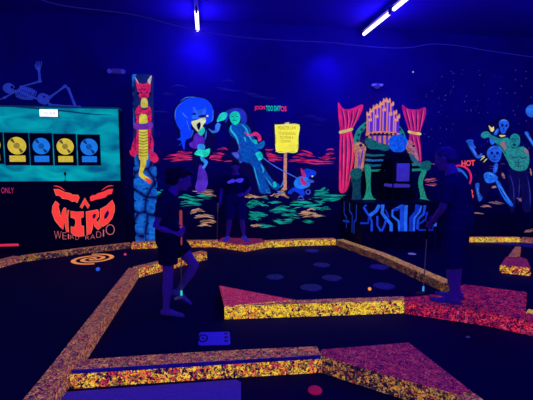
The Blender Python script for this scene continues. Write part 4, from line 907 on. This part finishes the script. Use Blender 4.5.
relief('side_post', zo([(112, 262), (130, 252), (150, 260), (166, 282), (160, 320), (150, 400), (146, 400), (118, 400), (122, 330)]), (196, 130, 92), org, YK+.02, .16, label='cream and orange left post', var=.7)
polys('post_hole', [zo(circ(137, 268, 9, 8)), zo(circ(150, 216, 14, 20))], (8, 6, 50), org, YK+.016, sm=False)
polys('post_highlight', [ribbon(zo([(150, 285), (142, 330), (134, 390)]), 2), ribbon(zo([(126, 300), (128, 350), (126, 395)]), 1.6)], (110, 60, 180), org, YK+.014, sm=False)
relief('side_post', zo([(396, 244), (412, 250), (432, 280), (442, 320), (446, 350), (428, 356), (410, 310), (398, 280)]), (178, 110, 120), org, YK+.02, .16, label='pinkish right post', var=.7)
polys('post_hole', [zo(circ(420, 272, 8, 6))], (8, 6, 50), org, YK+.016, sm=False)
for k, y in enumerate((150, 182, 214, 246)):
    relief('keyboard_rail', zq([(114, y), (150, y+6), (212, y+4), (214, y+14), (150, y+18), (116, y+14)]), [(20, 104, 104), (40, 110, 190), (24, 96, 130), (24, 136, 116)][k], org, YK-.03*k, .12, var=.8, scale=40)
for k, y in enumerate((212, 246)):
    relief('keyboard_rail', zq([(384, y), (430, y), (474, y-2), (474, y+12), (430, y+14), (376, y+16)]), (24, 128, 110), org, YK-.03*k, .12)
relief('console_arm', zq([(384, 150), (402, 160), (440, 205), (470, 220), (466, 236), (430, 222), (398, 190)]), (40, 90, 120), org, YK, .1)
def scroll(x, y, r, label):
    bm = bmesh.new(); c = wp(x, y, YK-.1); 
    rr = (wp(x+r, y, YK-.1)-c).length
    pts = [c+Vector((rr*(1-.8*k/40)*math.cos(.4+k*.3), 0, rr*(1-.8*k/40)*math.sin(.4+k*.3))) for k in range(40)]
    tube(bm, pts, [rr*.2]*40, 8)
    tube(bm, [c+Vector((0, .02, 0)), c+Vector((0, .12, 0))], rr*.95, 24)
    obj('scroll', bm, paint((16, 96, 92), .8, 34), org, True)['label'] = label
scroll(357, 174, 5.4, 'larger left scroll'); scroll(427, 166.3, 4.6, 'right scroll')
relief('leg', [(352.5, 178), (361, 178), (360.5, 190), (361.5, 202.5), (353, 202.5), (354.5, 190)], (14, 64, 74), org, YK-.04, .1, sm=False, var=.7)
relief('leg', [(366, 166), (371, 168), (370.5, 182), (371.5, 194), (376, 199.5), (384, 202.6), (361, 202.6), (365.5, 198), (368, 186)], (30, 150, 120), org, YK-.12, .08, sm=True, var=.75, scale=34)
relief('leg', [(424.5, 170), (426.5, 172), (422.8, 182), (424.8, 192), (428, 199.5), (435.5, 202), (436, 203.2), (420.5, 203.2), (422.4, 197), (420.2, 184), (421.4, 176)], (34, 150, 122), org, YK-.12, .08, sm=True, var=.75, scale=34)

# ------------------------------------------------------------------ blobs: people
def remesh(bm, vox, sm=6):
    bmesh.ops.recalc_face_normals(bm, faces=bm.faces)
    me = bpy.data.meshes.new('b'); bm.to_mesh(me); bm.free()
    o = bpy.data.objects.new('b', me); COL.objects.link(o)
    m = o.modifiers.new('r', 'REMESH'); m.mode = 'VOXEL'; m.voxel_size = vox
    s = o.modifiers.new('s', 'SMOOTH'); s.factor = .5; s.iterations = sm
    dg = bpy.context.evaluated_depsgraph_get(); dg.update()
    r = bpy.data.meshes.new_from_object(o.evaluated_get(dg)); r.materials.clear(); bpy.data.objects.remove(o); return r
class Fig:
    def __init__(s, base, fwd): s.base = Vector(base); s.f = Vector(fwd).normalized(); s.l = Vector((0, 0, 1)).cross(s.f)
    def __call__(s, f, l, u): return s.base+s.f*f+s.l*l+Vector((0, 0, u))
    def rot(s): return Matrix((s.f, s.l, Vector((0, 0, 1)))).transposed()
def head(bm, G, c, size=.11, tilt=0.0, hair=None):
    # c: head centre (f,l,u); tilt>0 looks down
    Rt = G.rot() @ Matrix.Rotation(tilt, 3, 'Y')
    C = G(*c)
    def h(f, l, u): return C+Rt @ Vector((f, l, u))*(size/.11)
    k = size/.11
    ell(bm, h(-.01, 0, .025), (.098*k, .076*k, .092*k), Rt); ell(bm, h(.03, 0, -.045), (.06*k, .055*k, .07*k), Rt)
    ell(bm, h(.062, 0, -.09), (.026*k, .028*k, .022*k), Rt)                          # chin
    tube(bm, [h(.083, 0, .012), h(.1, 0, -.018), h(.108, 0, -.034), h(.085, 0, -.042)], [.009*k, .012*k, .015*k, .012*k], 8)   # nose
    for s in (-1, 1):
        ell(bm, h(.076, s*.03, .026), (.014*k, .026*k, .009*k), Rt)                  # brow
        ell(bm, h(.074, s*.03, .006), (.012*k, .014*k, .01*k), Rt)                   # eye
        ell(bm, h(-.005, s*.078, -.01), (.02*k, .008*k, .03*k), Rt)                  # ear
        ell(bm, h(.06, s*.038, -.03), (.025*k, .02*k, .022*k), Rt)                   # cheek
    ell(bm, h(.084, 0, -.06), (.012*k, .024*k, .006*k), Rt); ell(bm, h(.082, 0, -.07), (.011*k, .02*k, .006*k), Rt)  # lips
    return h
def hand(bm, w, d, palmn, thumb, curl=.9, s=1.0):
    d = d.normalized(); palmn = (palmn-d*palmn.dot(d)).normalized(); sd = d.cross(palmn).normalized()
    if sd.dot(thumb) < 0: sd = -sd
    tube(bm, [w, w+d*.03*s, w+d*.085*s], [(.026*s, .016*s), (.036*s, .016*s), (.04*s, .014*s)], 12, side=sd)
    for j, (o_, L_) in enumerate(((.028, .072), (.01, .08), (-.01, .075), (-.028, .058))):
        p = w+d*.08*s+sd*o_*s; a = 0.25; pts = [p]; q = p
        for seg in (.45, .32, .25):
            dd = d*math.cos(a)+palmn*math.sin(a); q = q+dd*(L_*seg*s); pts.append(q); a += curl
        tube(bm, pts, [.0095*s, .009*s, .008*s, .007*s], 8)
    p = w+d*.03*s+sd*.03*s
    tube(bm, [p, p+(sd*.6+d*.7+palmn*.3)*.035*s, p+(sd*.4+d*1.1+palmn*.9)*.045*s, p+(sd*.1+d*1.3+palmn*1.5)*.05*s], [.013*s, .012*s, .01*s, .008*s], 8)
def foot(bm, G, an, yaw, s=1.0, pitch=0.0):
    M = G.rot() @ Matrix.Rotation(yaw, 3, 'Z') @ Matrix.Rotation(pitch, 3, 'Y'); A = G(*an)
    def h(f, l, u): return A+M @ Vector((f, l, u))*s
    side = M @ Vector((0, 1, 0))
    tube(bm, [h(-.055, 0, -.045), h(-.04, 0, -.03), h(0, 0, -.02), (h(.06, 0, -.035)), h(.12, .0, -.052), h(.165, 0, -.058)], [(.02, .018), (.032, .036), (.036, .05), (.04, .036), (.046, .022), (.04, .014)], 14, side=side)
    for j in range(5):
        l = (j-2)*.0185; e_ = .205-abs(j-1)*.012 if j else .2
        tube(bm, [h(.14, l, -.056), h(e_, l*1.08, -.062)], [.0125, .0095], 8)
def limb(bm, G, pts, rr, n=14): tube(bm, [G(*p) for p in pts], rr, n)
def mid(a, b_, t): return tuple(a[i]+(b_[i]-a[i])*t for i in range(3))
def leg(bm, G, hip, knee, ank, s=1.0):
    limb(bm, G, [hip, mid(hip, knee, .35), mid(hip, knee, .75), knee, mid(knee, ank, .12), mid(knee, ank, .35), mid(knee, ank, .75), ank],
         [.088*s, .08*s, .062*s, .054*s, .054*s, .056*s, .038*s, .034*s])
def armf(bm, G, sh, el, wr, s=1.0):
    limb(bm, G, [sh, mid(sh, el, .4), el, mid(el, wr, .3), wr], [.05*s, .044*s, .036*s, .036*s, .024*s])
def torso(bm, G, secs, grow=0.0):
    tube(bm, [G(*c) for c, rs_, rd in secs], [(rs_+grow, rd+grow) for c, rs_, rd in secs], 20, side=G.l)

m_skin = plain('skin', (138, 112, 196), .6, .3, .12, 20)
m_skin2 = plain('skin_tan', (132, 106, 196), .6, .3, .12, 20)
m_navy = plain('dark_cotton', (24, 20, 92), .9, .05, .3, 30, bump=.1)
m_navy2 = plain('navy_cotton', (30, 26, 116), .9, .05, .3, 30, bump=.1)
m_short = plain('dark_shorts_cloth', (18, 15, 70), .9, .05, .3, 30)
m_short2 = plain('grey_shorts_cloth', (50, 44, 128), .9, .05, .3, 30)
m_hair = plain('dark_hair', (14, 11, 60), .6, .3, .4, 60, bump=.3)
m_grey = plain('grey_hair', (80, 70, 160), .7, .2, .4, 60, bump=.3)

def putter(label, top, bot, headdir, gripc, glow=(40, 220, 215), hc=(110, 110, 150), gl=.26):
    t = thing('putter', label, 'golf club', bot, 'putters')
    top = Vector(top); bot = Vector(bot); d = (bot-top).normalized(); L_ = (bot-top).length
    bm = bmesh.new(); tube(bm, [top, top+d*.02, top+d*gl, top+d*(gl+.01)], [.013, .016, .012, .008], 12); obj('grip', bm, gripc, t, True)
    bm = bmesh.new(); tube(bm, [top+d*gl*.9, bot-d*.02], [.0062, .005], 10); obj('shaft', bm, plain('club_steel', (120, 100, 130), .3, .5, e=.08), t, True)
    bm = bmesh.new(); tube(bm, [bot-d*.085, bot-d*.03], .0105, 12); obj('glow_ferrule', bm, paint(glow, .05), t, True)
    hd = Vector(headdir).normalized(); sd = hd.cross(Vector((0, 0, 1))).normalized(); bm = bmesh.new()
    M = Matrix.Translation(bot+hd*.035+Vector((0, 0, .012))) @ Matrix((hd, sd, Vector((0, 0, 1)))).transposed().to_4x4()
    bmesh.ops.create_cube(bm, size=1, matrix=M @ Matrix.Diagonal((.115, .03, .026, 1)))
    bmesh.ops.bevel(bm, geom=bm.edges[:], offset=.006, segments=2, affect='EDGES'); obj('club_head', bm, plain('club_head_metal', hc, .4, .4, e=.12), t)

# --- walking woman (faces image right)
wb = fl(170, 313)
G = Fig(wb, RIGHT*.97+FWD*.12)
ps = thing('person', 'woman in dark tee and shorts walking right, holding an orange gripped putter', 'person', wb)
hr, kr, ar = (.01, -.085, .83), (.0, -.09, .44), (-.03, -.09, .07)
hl, kl, al = (.03, .085, .83), (.27, .1, .50), (.08, .12, .2)
secs = [((.0, 0, .76), .13, .1), ((.0, 0, .86), .165, .115), ((-.01, 0, .98), .14, .1), ((-.01, 0, 1.1), .15, .105), ((.0, 0, 1.2), .165, .105), ((.02, 0, 1.285), .15, .085), ((.055, 0, 1.33), .08, .06), ((.085, 0, 1.38), .048, .05), ((.11, 0, 1.43), .046, .05)]
bm = bmesh.new(); torso(bm, G, secs); leg(bm, G, hr, kr, ar, .98); leg(bm, G, hl, kl, al, .98); foot(bm, G, ar, -.1); foot(bm, G, al, .0, 1, .45)
sr, er, wr_ = (.0, -.17, 1.25), (-.1, -.21, 1.0), (.1, -.11, .9); sl, el_, wl = (.02, .17, 1.25), (.06, .22, .99), (.13, .07, .93)
armf(bm, G, sr, er, wr_, .92); armf(bm, G, sl, el_, wl, .92)
hand(bm, G(*wr_), G(.17, -.02, .88)-G(*wr_), G.l, Vector((0, 0, 1)), .75); hand(bm, G(*wl), G(.18, -.02, .93)-G(*wl), -G.l, Vector((0, 0, 1)), .75)
hf = head(bm, G, (.155, 0, 1.475), .112, .3)
body = obj_me('body', remesh(bm, .0075, 4), m_skin, ps, True)
bm = bmesh.new()
ell(bm, hf(-.035, 0, .04), (.112, .092, .092), G.rot()); ell(bm, hf(-.075, 0, -.015), (.068, .082, .085), G.rot()); ell(bm, hf(.05, 0, .085), (.05, .06, .03), G.rot()); ell(bm, hf(-.145, 0, .035), (.045, .04, .045), G.rot())
tube(bm, [hf(-.12, 0, .0), hf(-.14, 0, -.06), hf(-.13, 0, -.1)], [.03, .03, .012], 10)
obj_me('hair', remesh(bm, .008, 3), m_hair, ps, True)['label'] = 'dark hair tied back'
bm = bmesh.new(); torso(bm, G, [(c, a, b_) for c, a, b_ in secs[1:7]], .02); limb(bm, G, [(.0, -.14, 1.27), sr, mid(sr, er, .5), mid(sr, er, .62)], [.05, .068, .066, .068]); limb(bm, G, [(.02, .14, 1.27), sl, mid(sl, el_, .5), mid(sl, el_, .62)], [.05, .068, .066, .068])
obj_me('tee_shirt', remesh(bm, .01, 4), m_navy, ps, True)
bm = bmesh.new(); torso(bm, G, secs[0:3], .026); limb(bm, G, [hr, mid(hr, kr, .4), mid(hr, kr, .66)], [.108, .106, .104]); limb(bm, G, [hl, mid(hl, kl, .35), mid(hl, kl, .55)], [.108, .104, .1])
obj_me('shorts', remesh(bm, .01, 4), m_short, ps, True)
pg = G(.17, -.01, .90)
putter('putter with glowing orange grip and teal ferrule carried by the walking woman', pg+Vector((0, 0, .24))-G.f*.03, G(.125, .03, .155), G.f*-.6-G.l*.5, plain('orange_grip', (205, 78, 74), .6, .2, e=.5), gl=.38)

# --- standing man on the red platform (faces image left, slightly away)
mb = fl(453.5, 300.5, HC)
G = Fig(mb, -RIGHT*.78+FWD*.62)
pm = thing('person', 'man in dark navy tee and long shorts standing on red platform with putter', 'person', mb)
hr, kr, ar = (.0, .09, .84), (.015, .1, .46), (-.02, .1, .075)
hl, kl, al = (.0, -.09, .84), (.02, -.1, .46), (-.01, -.1, .075)
secs = [((.0, 0, .77), .15, .12), ((.0, 0, .88), .175, .14), ((.02, 0, 1.0), .17, .15), ((.03, 0, 1.14), .17, .145), ((.04, 0, 1.25), .18, .13), ((.05, 0, 1.33), .155, .1), ((.07, 0, 1.39), .085, .07), ((.09, 0, 1.45), .06, .06), ((.11, 0, 1.5), .058, .06)]
bm = bmesh.new(); torso(bm, G, secs); leg(bm, G, hr, kr, ar, 1.08); leg(bm, G, hl, kl, al, 1.08); foot(bm, G, ar, .1, 1.15); foot(bm, G, al, -.15, 1.15)
sr, er, wr_ = (.05, .18, 1.29), (.09, .235, 1.04), (.24, .07, .86); sl, el_, wl = (.05, -.18, 1.29), (.07, -.23, 1.04), (.22, -.06, .9)
armf(bm, G, sr, er, wr_, 1.08); armf(bm, G, sl, el_, wl, 1.08)
hand(bm, G(*wr_), G(.29, .02, .78)-G(*wr_), -G.l, G.f, .75, 1.05); hand(bm, G(*wl), G(.28, .0, .83)-G(*wl), G.l, G.f, .75, 1.05)
hf = head(bm, G, (.15, 0, 1.56), .116, .3)
obj_me('body', remesh(bm, .0078, 4), m_skin2, pm, True)
bm = bmesh.new(); ell(bm, hf(-.02, 0, .035), (.106, .086, .09), G.rot()); ell(bm, hf(-.06, 0, -.02), (.062, .08, .06), G.rot())
obj_me('hair', remesh(bm, .008, 3), m_grey, pm, True)['label'] = 'short greying hair'
bm = bmesh.new(); torso(bm, G, secs[1:7], .022); limb(bm, G, [(.05, .13, 1.31), sr, mid(sr, er, .5), mid(sr, er, .8)], [.06, .074, .072, .074]); limb(bm, G, [(.05, -.13, 1.31), sl, mid(sl, el_, .5), mid(sl, el_, .8)], [.06, .08, .076, .078])
obj_me('tee_shirt', remesh(bm, .01, 4), m_navy2, pm, True)
bm = bmesh.new(); torso(bm, G, secs[0:3], .03); limb(bm, G, [hr, mid(hr, kr, .5), kr, mid(kr, ar, .18)], [.125, .118, .108, .106]); limb(bm, G, [hl, mid(hl, kl, .5), kl, mid(kl, al, .18)], [.125, .118, .108, .106])
obj_me('shorts', remesh(bm, .01, 4), m_navy2, pm, True)
for an, yw in ((ar, .1), (al, -.15)):
    M = G.rot() @ Matrix.Rotation(yw, 3, 'Z'); A = G(*an); bm = bmesh.new()
    o_ = [(-.085, .0), (-.075, .032), (-.02, .038), (.06, .044), (.14, .056), (.2, .05), (.24, .02), (.245, 0), (.24, -.02), (.2, -.048), (.14, -.052), (.06, -.042), (-.02, -.036), (-.075, -.03)]
    top_ = [bm.verts.new(A+M @ Vector((f, l, -.055))) for f, l in o_]; bt = [bm.verts.new(A+M @ Vector((f, l, -.0745))) for f, l in o_]
    bm.faces.new(top_); bm.faces.new(bt[::-1])
    for i in range(len(o_)): bm.faces.new((bt[i], bt[(i+1) % len(o_)], top_[(i+1) % len(o_)], top_[i]))
    tube(bm, [A+M @ Vector(v) for v in ((.06, .05, -.06), (.07, .035, -.012), (.08, 0, .0), (.07, -.035, -.012), (.06, -.05, -.06))], [(.006, .018)]*5, 8)
    obj('sandal', bm, plain('sandal_rubber', (60, 50, 150), .7, .2, e=.1), pm)
pb = fl(423, 293.5, HC+.01) ; pt = G(.3, .01, .92)
putter('putter with dark shaft leaning toward the platform, held by the standing man', pt, pb, -RIGHT*.8-FWD*.2, plain('black_grip', (20, 18, 40), .7, .2), glow=(60, 150, 230), hc=(46, 40, 80))

# --- boy by the wall (faces camera)
bb = fl(236, 240.6, .12)
G = Fig(bb, -FWD*.99+RIGHT*.1)
pb_ = thing('person', 'boy in dark shirt with bright violet chest print standing before the mural', 'person', bb)
hr, kr, ar = (.0, -.085, .8), (.02, -.12, .42), (-.02, -.17, .075)
hl, kl, al = (.0, .085, .8), (.02, .12, .42), (-.02, .16, .075)
secs = [((.0, 0, .73), .135, .1), ((.0, 0, .84), .16, .115), ((.0, 0, .95), .155, .11), ((-.01, 0, 1.08), .165, .11), ((-.01, 0, 1.19), .175, .105), ((-.01, 0, 1.27), .15, .085), ((.0, 0, 1.31), .08, .06), ((.02, 0, 1.36), .048, .05), ((.025, 0, 1.4), .046, .05)]
bm = bmesh.new(); torso(bm, G, secs); leg(bm, G, hr, kr, ar, .95); leg(bm, G, hl, kl, al, .95); foot(bm, G, ar, -.3, .95); foot(bm, G, al, .3, .95)
sr, er, wr_ = (-.01, -.18, 1.23), (-.02, -.27, .99), (.1, -.3, .78); sl, el_, wl = (-.01, .18, 1.23), (-.03, .28, 1.02), (.14, .16, .92)
armf(bm, G, sr, er, wr_, .92); armf(bm, G, sl, el_, wl, .92)
hand(bm, G(*wr_), G(.16, -.33, .71)-G(*wr_), G.l, G.f, .75, .92); hand(bm, G(*wl), G(.19, .08, .91)-G(*wl), -G.f, Vector((0, 0, 1)), .5, .92)
hf = head(bm, G, (.045, 0, 1.465), .108, .2)
obj_me('body', remesh(bm, .0078, 4), m_skin, pb_, True)
bm = bmesh.new(); ell(bm, hf(-.022, 0, .045), (.104, .088, .088), G.rot()); ell(bm, hf(-.055, 0, -.02), (.064, .08, .075), G.rot()); ell(bm, hf(.05, 0, .08), (.045, .062, .03), G.rot())
obj_me('hair', remesh(bm, .008, 3), m_hair, pb_, True)
bm = bmesh.new(); torso(bm, G, secs[1:7], .022); limb(bm, G, [(.0, -.14, 1.26), sr, mid(sr, er, .5), mid(sr, er, .8)], [.05, .068, .066, .07]); limb(bm, G, [(.0, .14, 1.26), sl, mid(sl, el_, .5), mid(sl, el_, .8)], [.05, .068, .066, .07])
sh_ = obj_me('shirt', remesh(bm, .01, 4), m_navy, pb_, True)
bm = bmesh.new()
for l_, u_, w, h in ((-.115, 1.165, .05, .032), (-.06, 1.185, .055, .036), (.045, 1.195, .05, .036), (.105, 1.205, .055, .034), (.09, 1.17, .05, .02)):
    ell(bm, G(.132-abs(l_)*.3, l_, u_), (.024, w, h), G.rot() @ Matrix.Rotation(.25, 3, 'X'))
obj_me('chest_print', remesh(bm, .008, 2), paint((64, 50, 235), .3, 20), sh_, True)['label'] = 'bright violet chest print'
bm = bmesh.new(); torso(bm, G, secs[0:3], .024); limb(bm, G, [hr, mid(hr, kr, .5), mid(hr, kr, .95)], [.11, .105, .1]); limb(bm, G, [hl, mid(hl, kl, .5), mid(hl, kl, .95)], [.11, .105, .1])
obj_me('shorts', remesh(bm, .01, 4), m_short2, pb_, True)
for an, yw in ((ar, -.3), (al, .3)):
    M = G.rot() @ Matrix.Rotation(yw, 3, 'Z'); A = G(*an); bm = bmesh.new()
    tube(bm, [A+M @ Vector(v) for v in ((-.07, 0, -.05), (-.05, 0, -.03), (0, 0, -.02), (.07, 0, -.035), (.15, 0, -.048), (.205, 0, -.052))], [(.03, .024), (.042, .044), (.046, .054), (.05, .04), (.052, .028), (.036, .018)], 16, side=M @ Vector((0, 1, 0)))
    obj_me('shoe', remesh(bm, .009, 3), plain('pale_shoe', (70, 56, 190), .6, .2, e=.3), pb_, True)
putter('slim putter held upright by the boy, pale shaft before the mural', G(.13, -.345, .76), fl(217, 242.5, .005), -RIGHT, plain('pale_grip', (90, 80, 130), .6, .2, e=.2), glow=(120, 110, 170), hc=(90, 80, 120), gl=.2)

# --- chair and organist on the stage
cb = wp(396.6, 190, 7.36); cb = Vector((cb.x, 7.36, ZS))
CH = Fig(cb, (0, 1, 0))
ch = thing('banquet_chair', 'dark banquet chair with violet padded back seen from behind on the stage', 'chair', cb)
m_cf = plain('chair_frame_dark', (16, 14, 44), .5, .3); m_cp = plain('violet_upholstery', (80, 64, 200), .8, .1, e=.42)
SH = .34
bm = bmesh.new()
def cbox(bm, f0, f1, l0, l1, u0, u1, bev=.01):
    box(bm, (cb.x+l0, cb.y+f0, cb.z+u0), (cb.x+l1, cb.y+f1, cb.z+u1), 0, bev)
cbox(bm, -.2, .2, -.18, .18, SH-.06, SH, .02); obj('seat', bm, m_cp, ch, True)
bm = bmesh.new(); cbox(bm, -.255, -.215, -.13, .13, .4, .74, .015); obj('backrest_pad', bm, m_cp, ch, True)
bm = bmesh.new()
tube(bm, [cb+Vector((-.18, -.2, .0)), cb+Vector((-.18, -.21, SH)), cb+Vector((-.17, -.23, .72)), cb+Vector((-.12, -.24, .79)), cb+Vector((.12, -.24, .79)), cb+Vector((.17, -.23, .72)), cb+Vector((.18, -.21, SH)), cb+Vector((.18, -.2, 0))], .014, 10)
cbox(bm, -.235, -.2, -.165, .165, .41, .77, .01); obj('back_frame', bm, m_cf, ch)
for s in (-1, 1):
    bm = bmesh.new(); tube(bm, [cb+Vector((s*.165, .17, SH-.05)), cb+Vector((s*.175, .19, 0))], .013, 10); obj('leg', bm, m_cf, ch)
    bm = bmesh.new(); tube(bm, [cb+Vector((s*.165, -.19, SH-.06)), cb+Vector((s*.165, .17, SH-.06))], .011, 8); obj('seat_rail', bm, m_cf, ch)
G = Fig(cb+Vector((0, 0, SH)), (0, 1, 0))
og = thing('organist_figure', 'seated organist figure seen from behind with bright blue bushy hair, facing the organ', 'figure', cb+Vector((0, 0, SH)))
bm = bmesh.new()
secs = [((-.02, 0, .06), .17, .12), ((-.03, 0, .2), .17, .115), ((-.03, 0, .36), .185, .12), ((-.02, 0, .48), .2, .11), ((-.01, 0, .55), .17, .085), ((.0, 0, .6), .07, .06), ((.02, 0, .68), .05, .05)]
torso(bm, G, secs)
for s in (-1, 1):
    limb(bm, G, [(.0, s*.09, .075), (.2, s*.1, .08), (.36, s*.11, .075), (.37, s*.11, -.06), (.35, s*.11, -.27)], [.09, .078, .06, .056, .036]); foot(bm, G, (.35, s*.11, -.27), 0, .95)
    armf(bm, G, (-.01, s*.19, .5), (.1, s*.25, .28), (.3, s*.17, .25)); hand(bm, G(.3, s*.17, .25), G.f, Vector((0, 0, -1)), G.l*-s, .3)
hf = head(bm, G, (.04, 0, .75), .112, .15)
obj_me('body', remesh(bm, .009, 4), plain('organist_cloak', (18, 15, 50), .9, .05, .3, 30), og, True)
bm = bmesh.new(); random.seed(3)
ell(bm, hf(-.03, 0, .05), (.145, .165, .15), G.rot(), 24, 16); ell(bm, hf(-.05, 0, -.05), (.11, .15, .1), G.rot(), 20, 12)
for k in range(90):
    v = Vector((random.gauss(0, 1), random.gauss(0, 1), random.gauss(.2, .8))).normalized()
    if v.x > .75: continue
    ell(bm, hf(-.03+v.x*.13, v.y*.155, .04+v.z*.14), random.uniform(.022, .042), u=8, v=6)
obj_me('hair', remesh(bm, .011, 2), paint((12, 92, 248), .6, 22), og, True)['label'] = 'bright blue bushy hair'
bm = bmesh.new(); torso(bm, G, secs[1:6], .03); limb(bm, G, [(-.01, .19, .5), (.1, .25, .3)], [.075, .06]); limb(bm, G, [(-.01, -.19, .5), (.1, -.25, .3)], [.075, .06])
obj_me('cloak', remesh(bm, .011, 4), plain('organist_cloak_cloth', (15, 12, 46), .9, .05, .3, 30), og, True)

# ------------------------------------------------------------------ lights
UV = (.035, .012, 1)
def lamp(name, kind, loc, power, size=.2, rot=None, col=UV, **k):
    d = bpy.data.lights.new(name, kind); d.energy = power; d.color = col
    if kind == 'AREA': d.shape = 'RECTANGLE'; d.size = size if not isinstance(size, tuple) else size[0]; d.size_y = size if not isinstance(size, tuple) else size[1]
    else: d.shadow_soft_size = size
    for a, v in k.items(): setattr(d, a, v)
    o = bpy.data.objects.new(name, d); COL.objects.link(o); o.location = loc
    if rot: o.rotation_euler = rot
    return o
for (A, B), pw in ((T1, 26), (T2, 26), (T3, 30)):
    m_ = (A+B)/2
    lamp('tube_lamp', 'POINT', (m_.x, m_.y-.2, ZT-.25), pw, .2)
def spot(px, py, Yt, src, power, ang, blend=1.0):
    tgt = wp(px, py, Yt); d = (tgt-Vector(src)).normalized()
    lamp('wall_wash', 'SPOT', src, power, .06, d.to_track_quat('-Z', 'Y').to_euler(), spot_size=R(ang), spot_blend=blend)
spot(197, 72, YW, (T1[1].x, YW-.55, ZT-.15), 34, 105)
w_ = wp(325, 60, YW); spot(325, 80, YW, (w_.x, YW-.6, ZT-.3), 30, 85)
# added point lamps out of view, filling ceiling and upper wall with blue
for x, y, pw in ((-2.2, 2.0, 60), (2.6, 2.5, 75), (6.2, 5.0, 70), (-4.6, 5.0, 26), (2.5, 5.2, 60)):
    lamp('ceiling_fill_lamp', 'POINT', (x, y, CEIL-.7), pw, .4)
w = bpy.data.worlds.new('world'); scene.world = w; w.use_nodes = True
w.node_tree.nodes['Background'].inputs[0].default_value = (.075, .035, .75, 1); w.node_tree.nodes['Background'].inputs[1].default_value = .8
scene.view_settings.view_transform = 'Standard'; scene.view_settings.look = 'None'
scene.view_settings.exposure = 0; scene.view_settings.gamma = 1
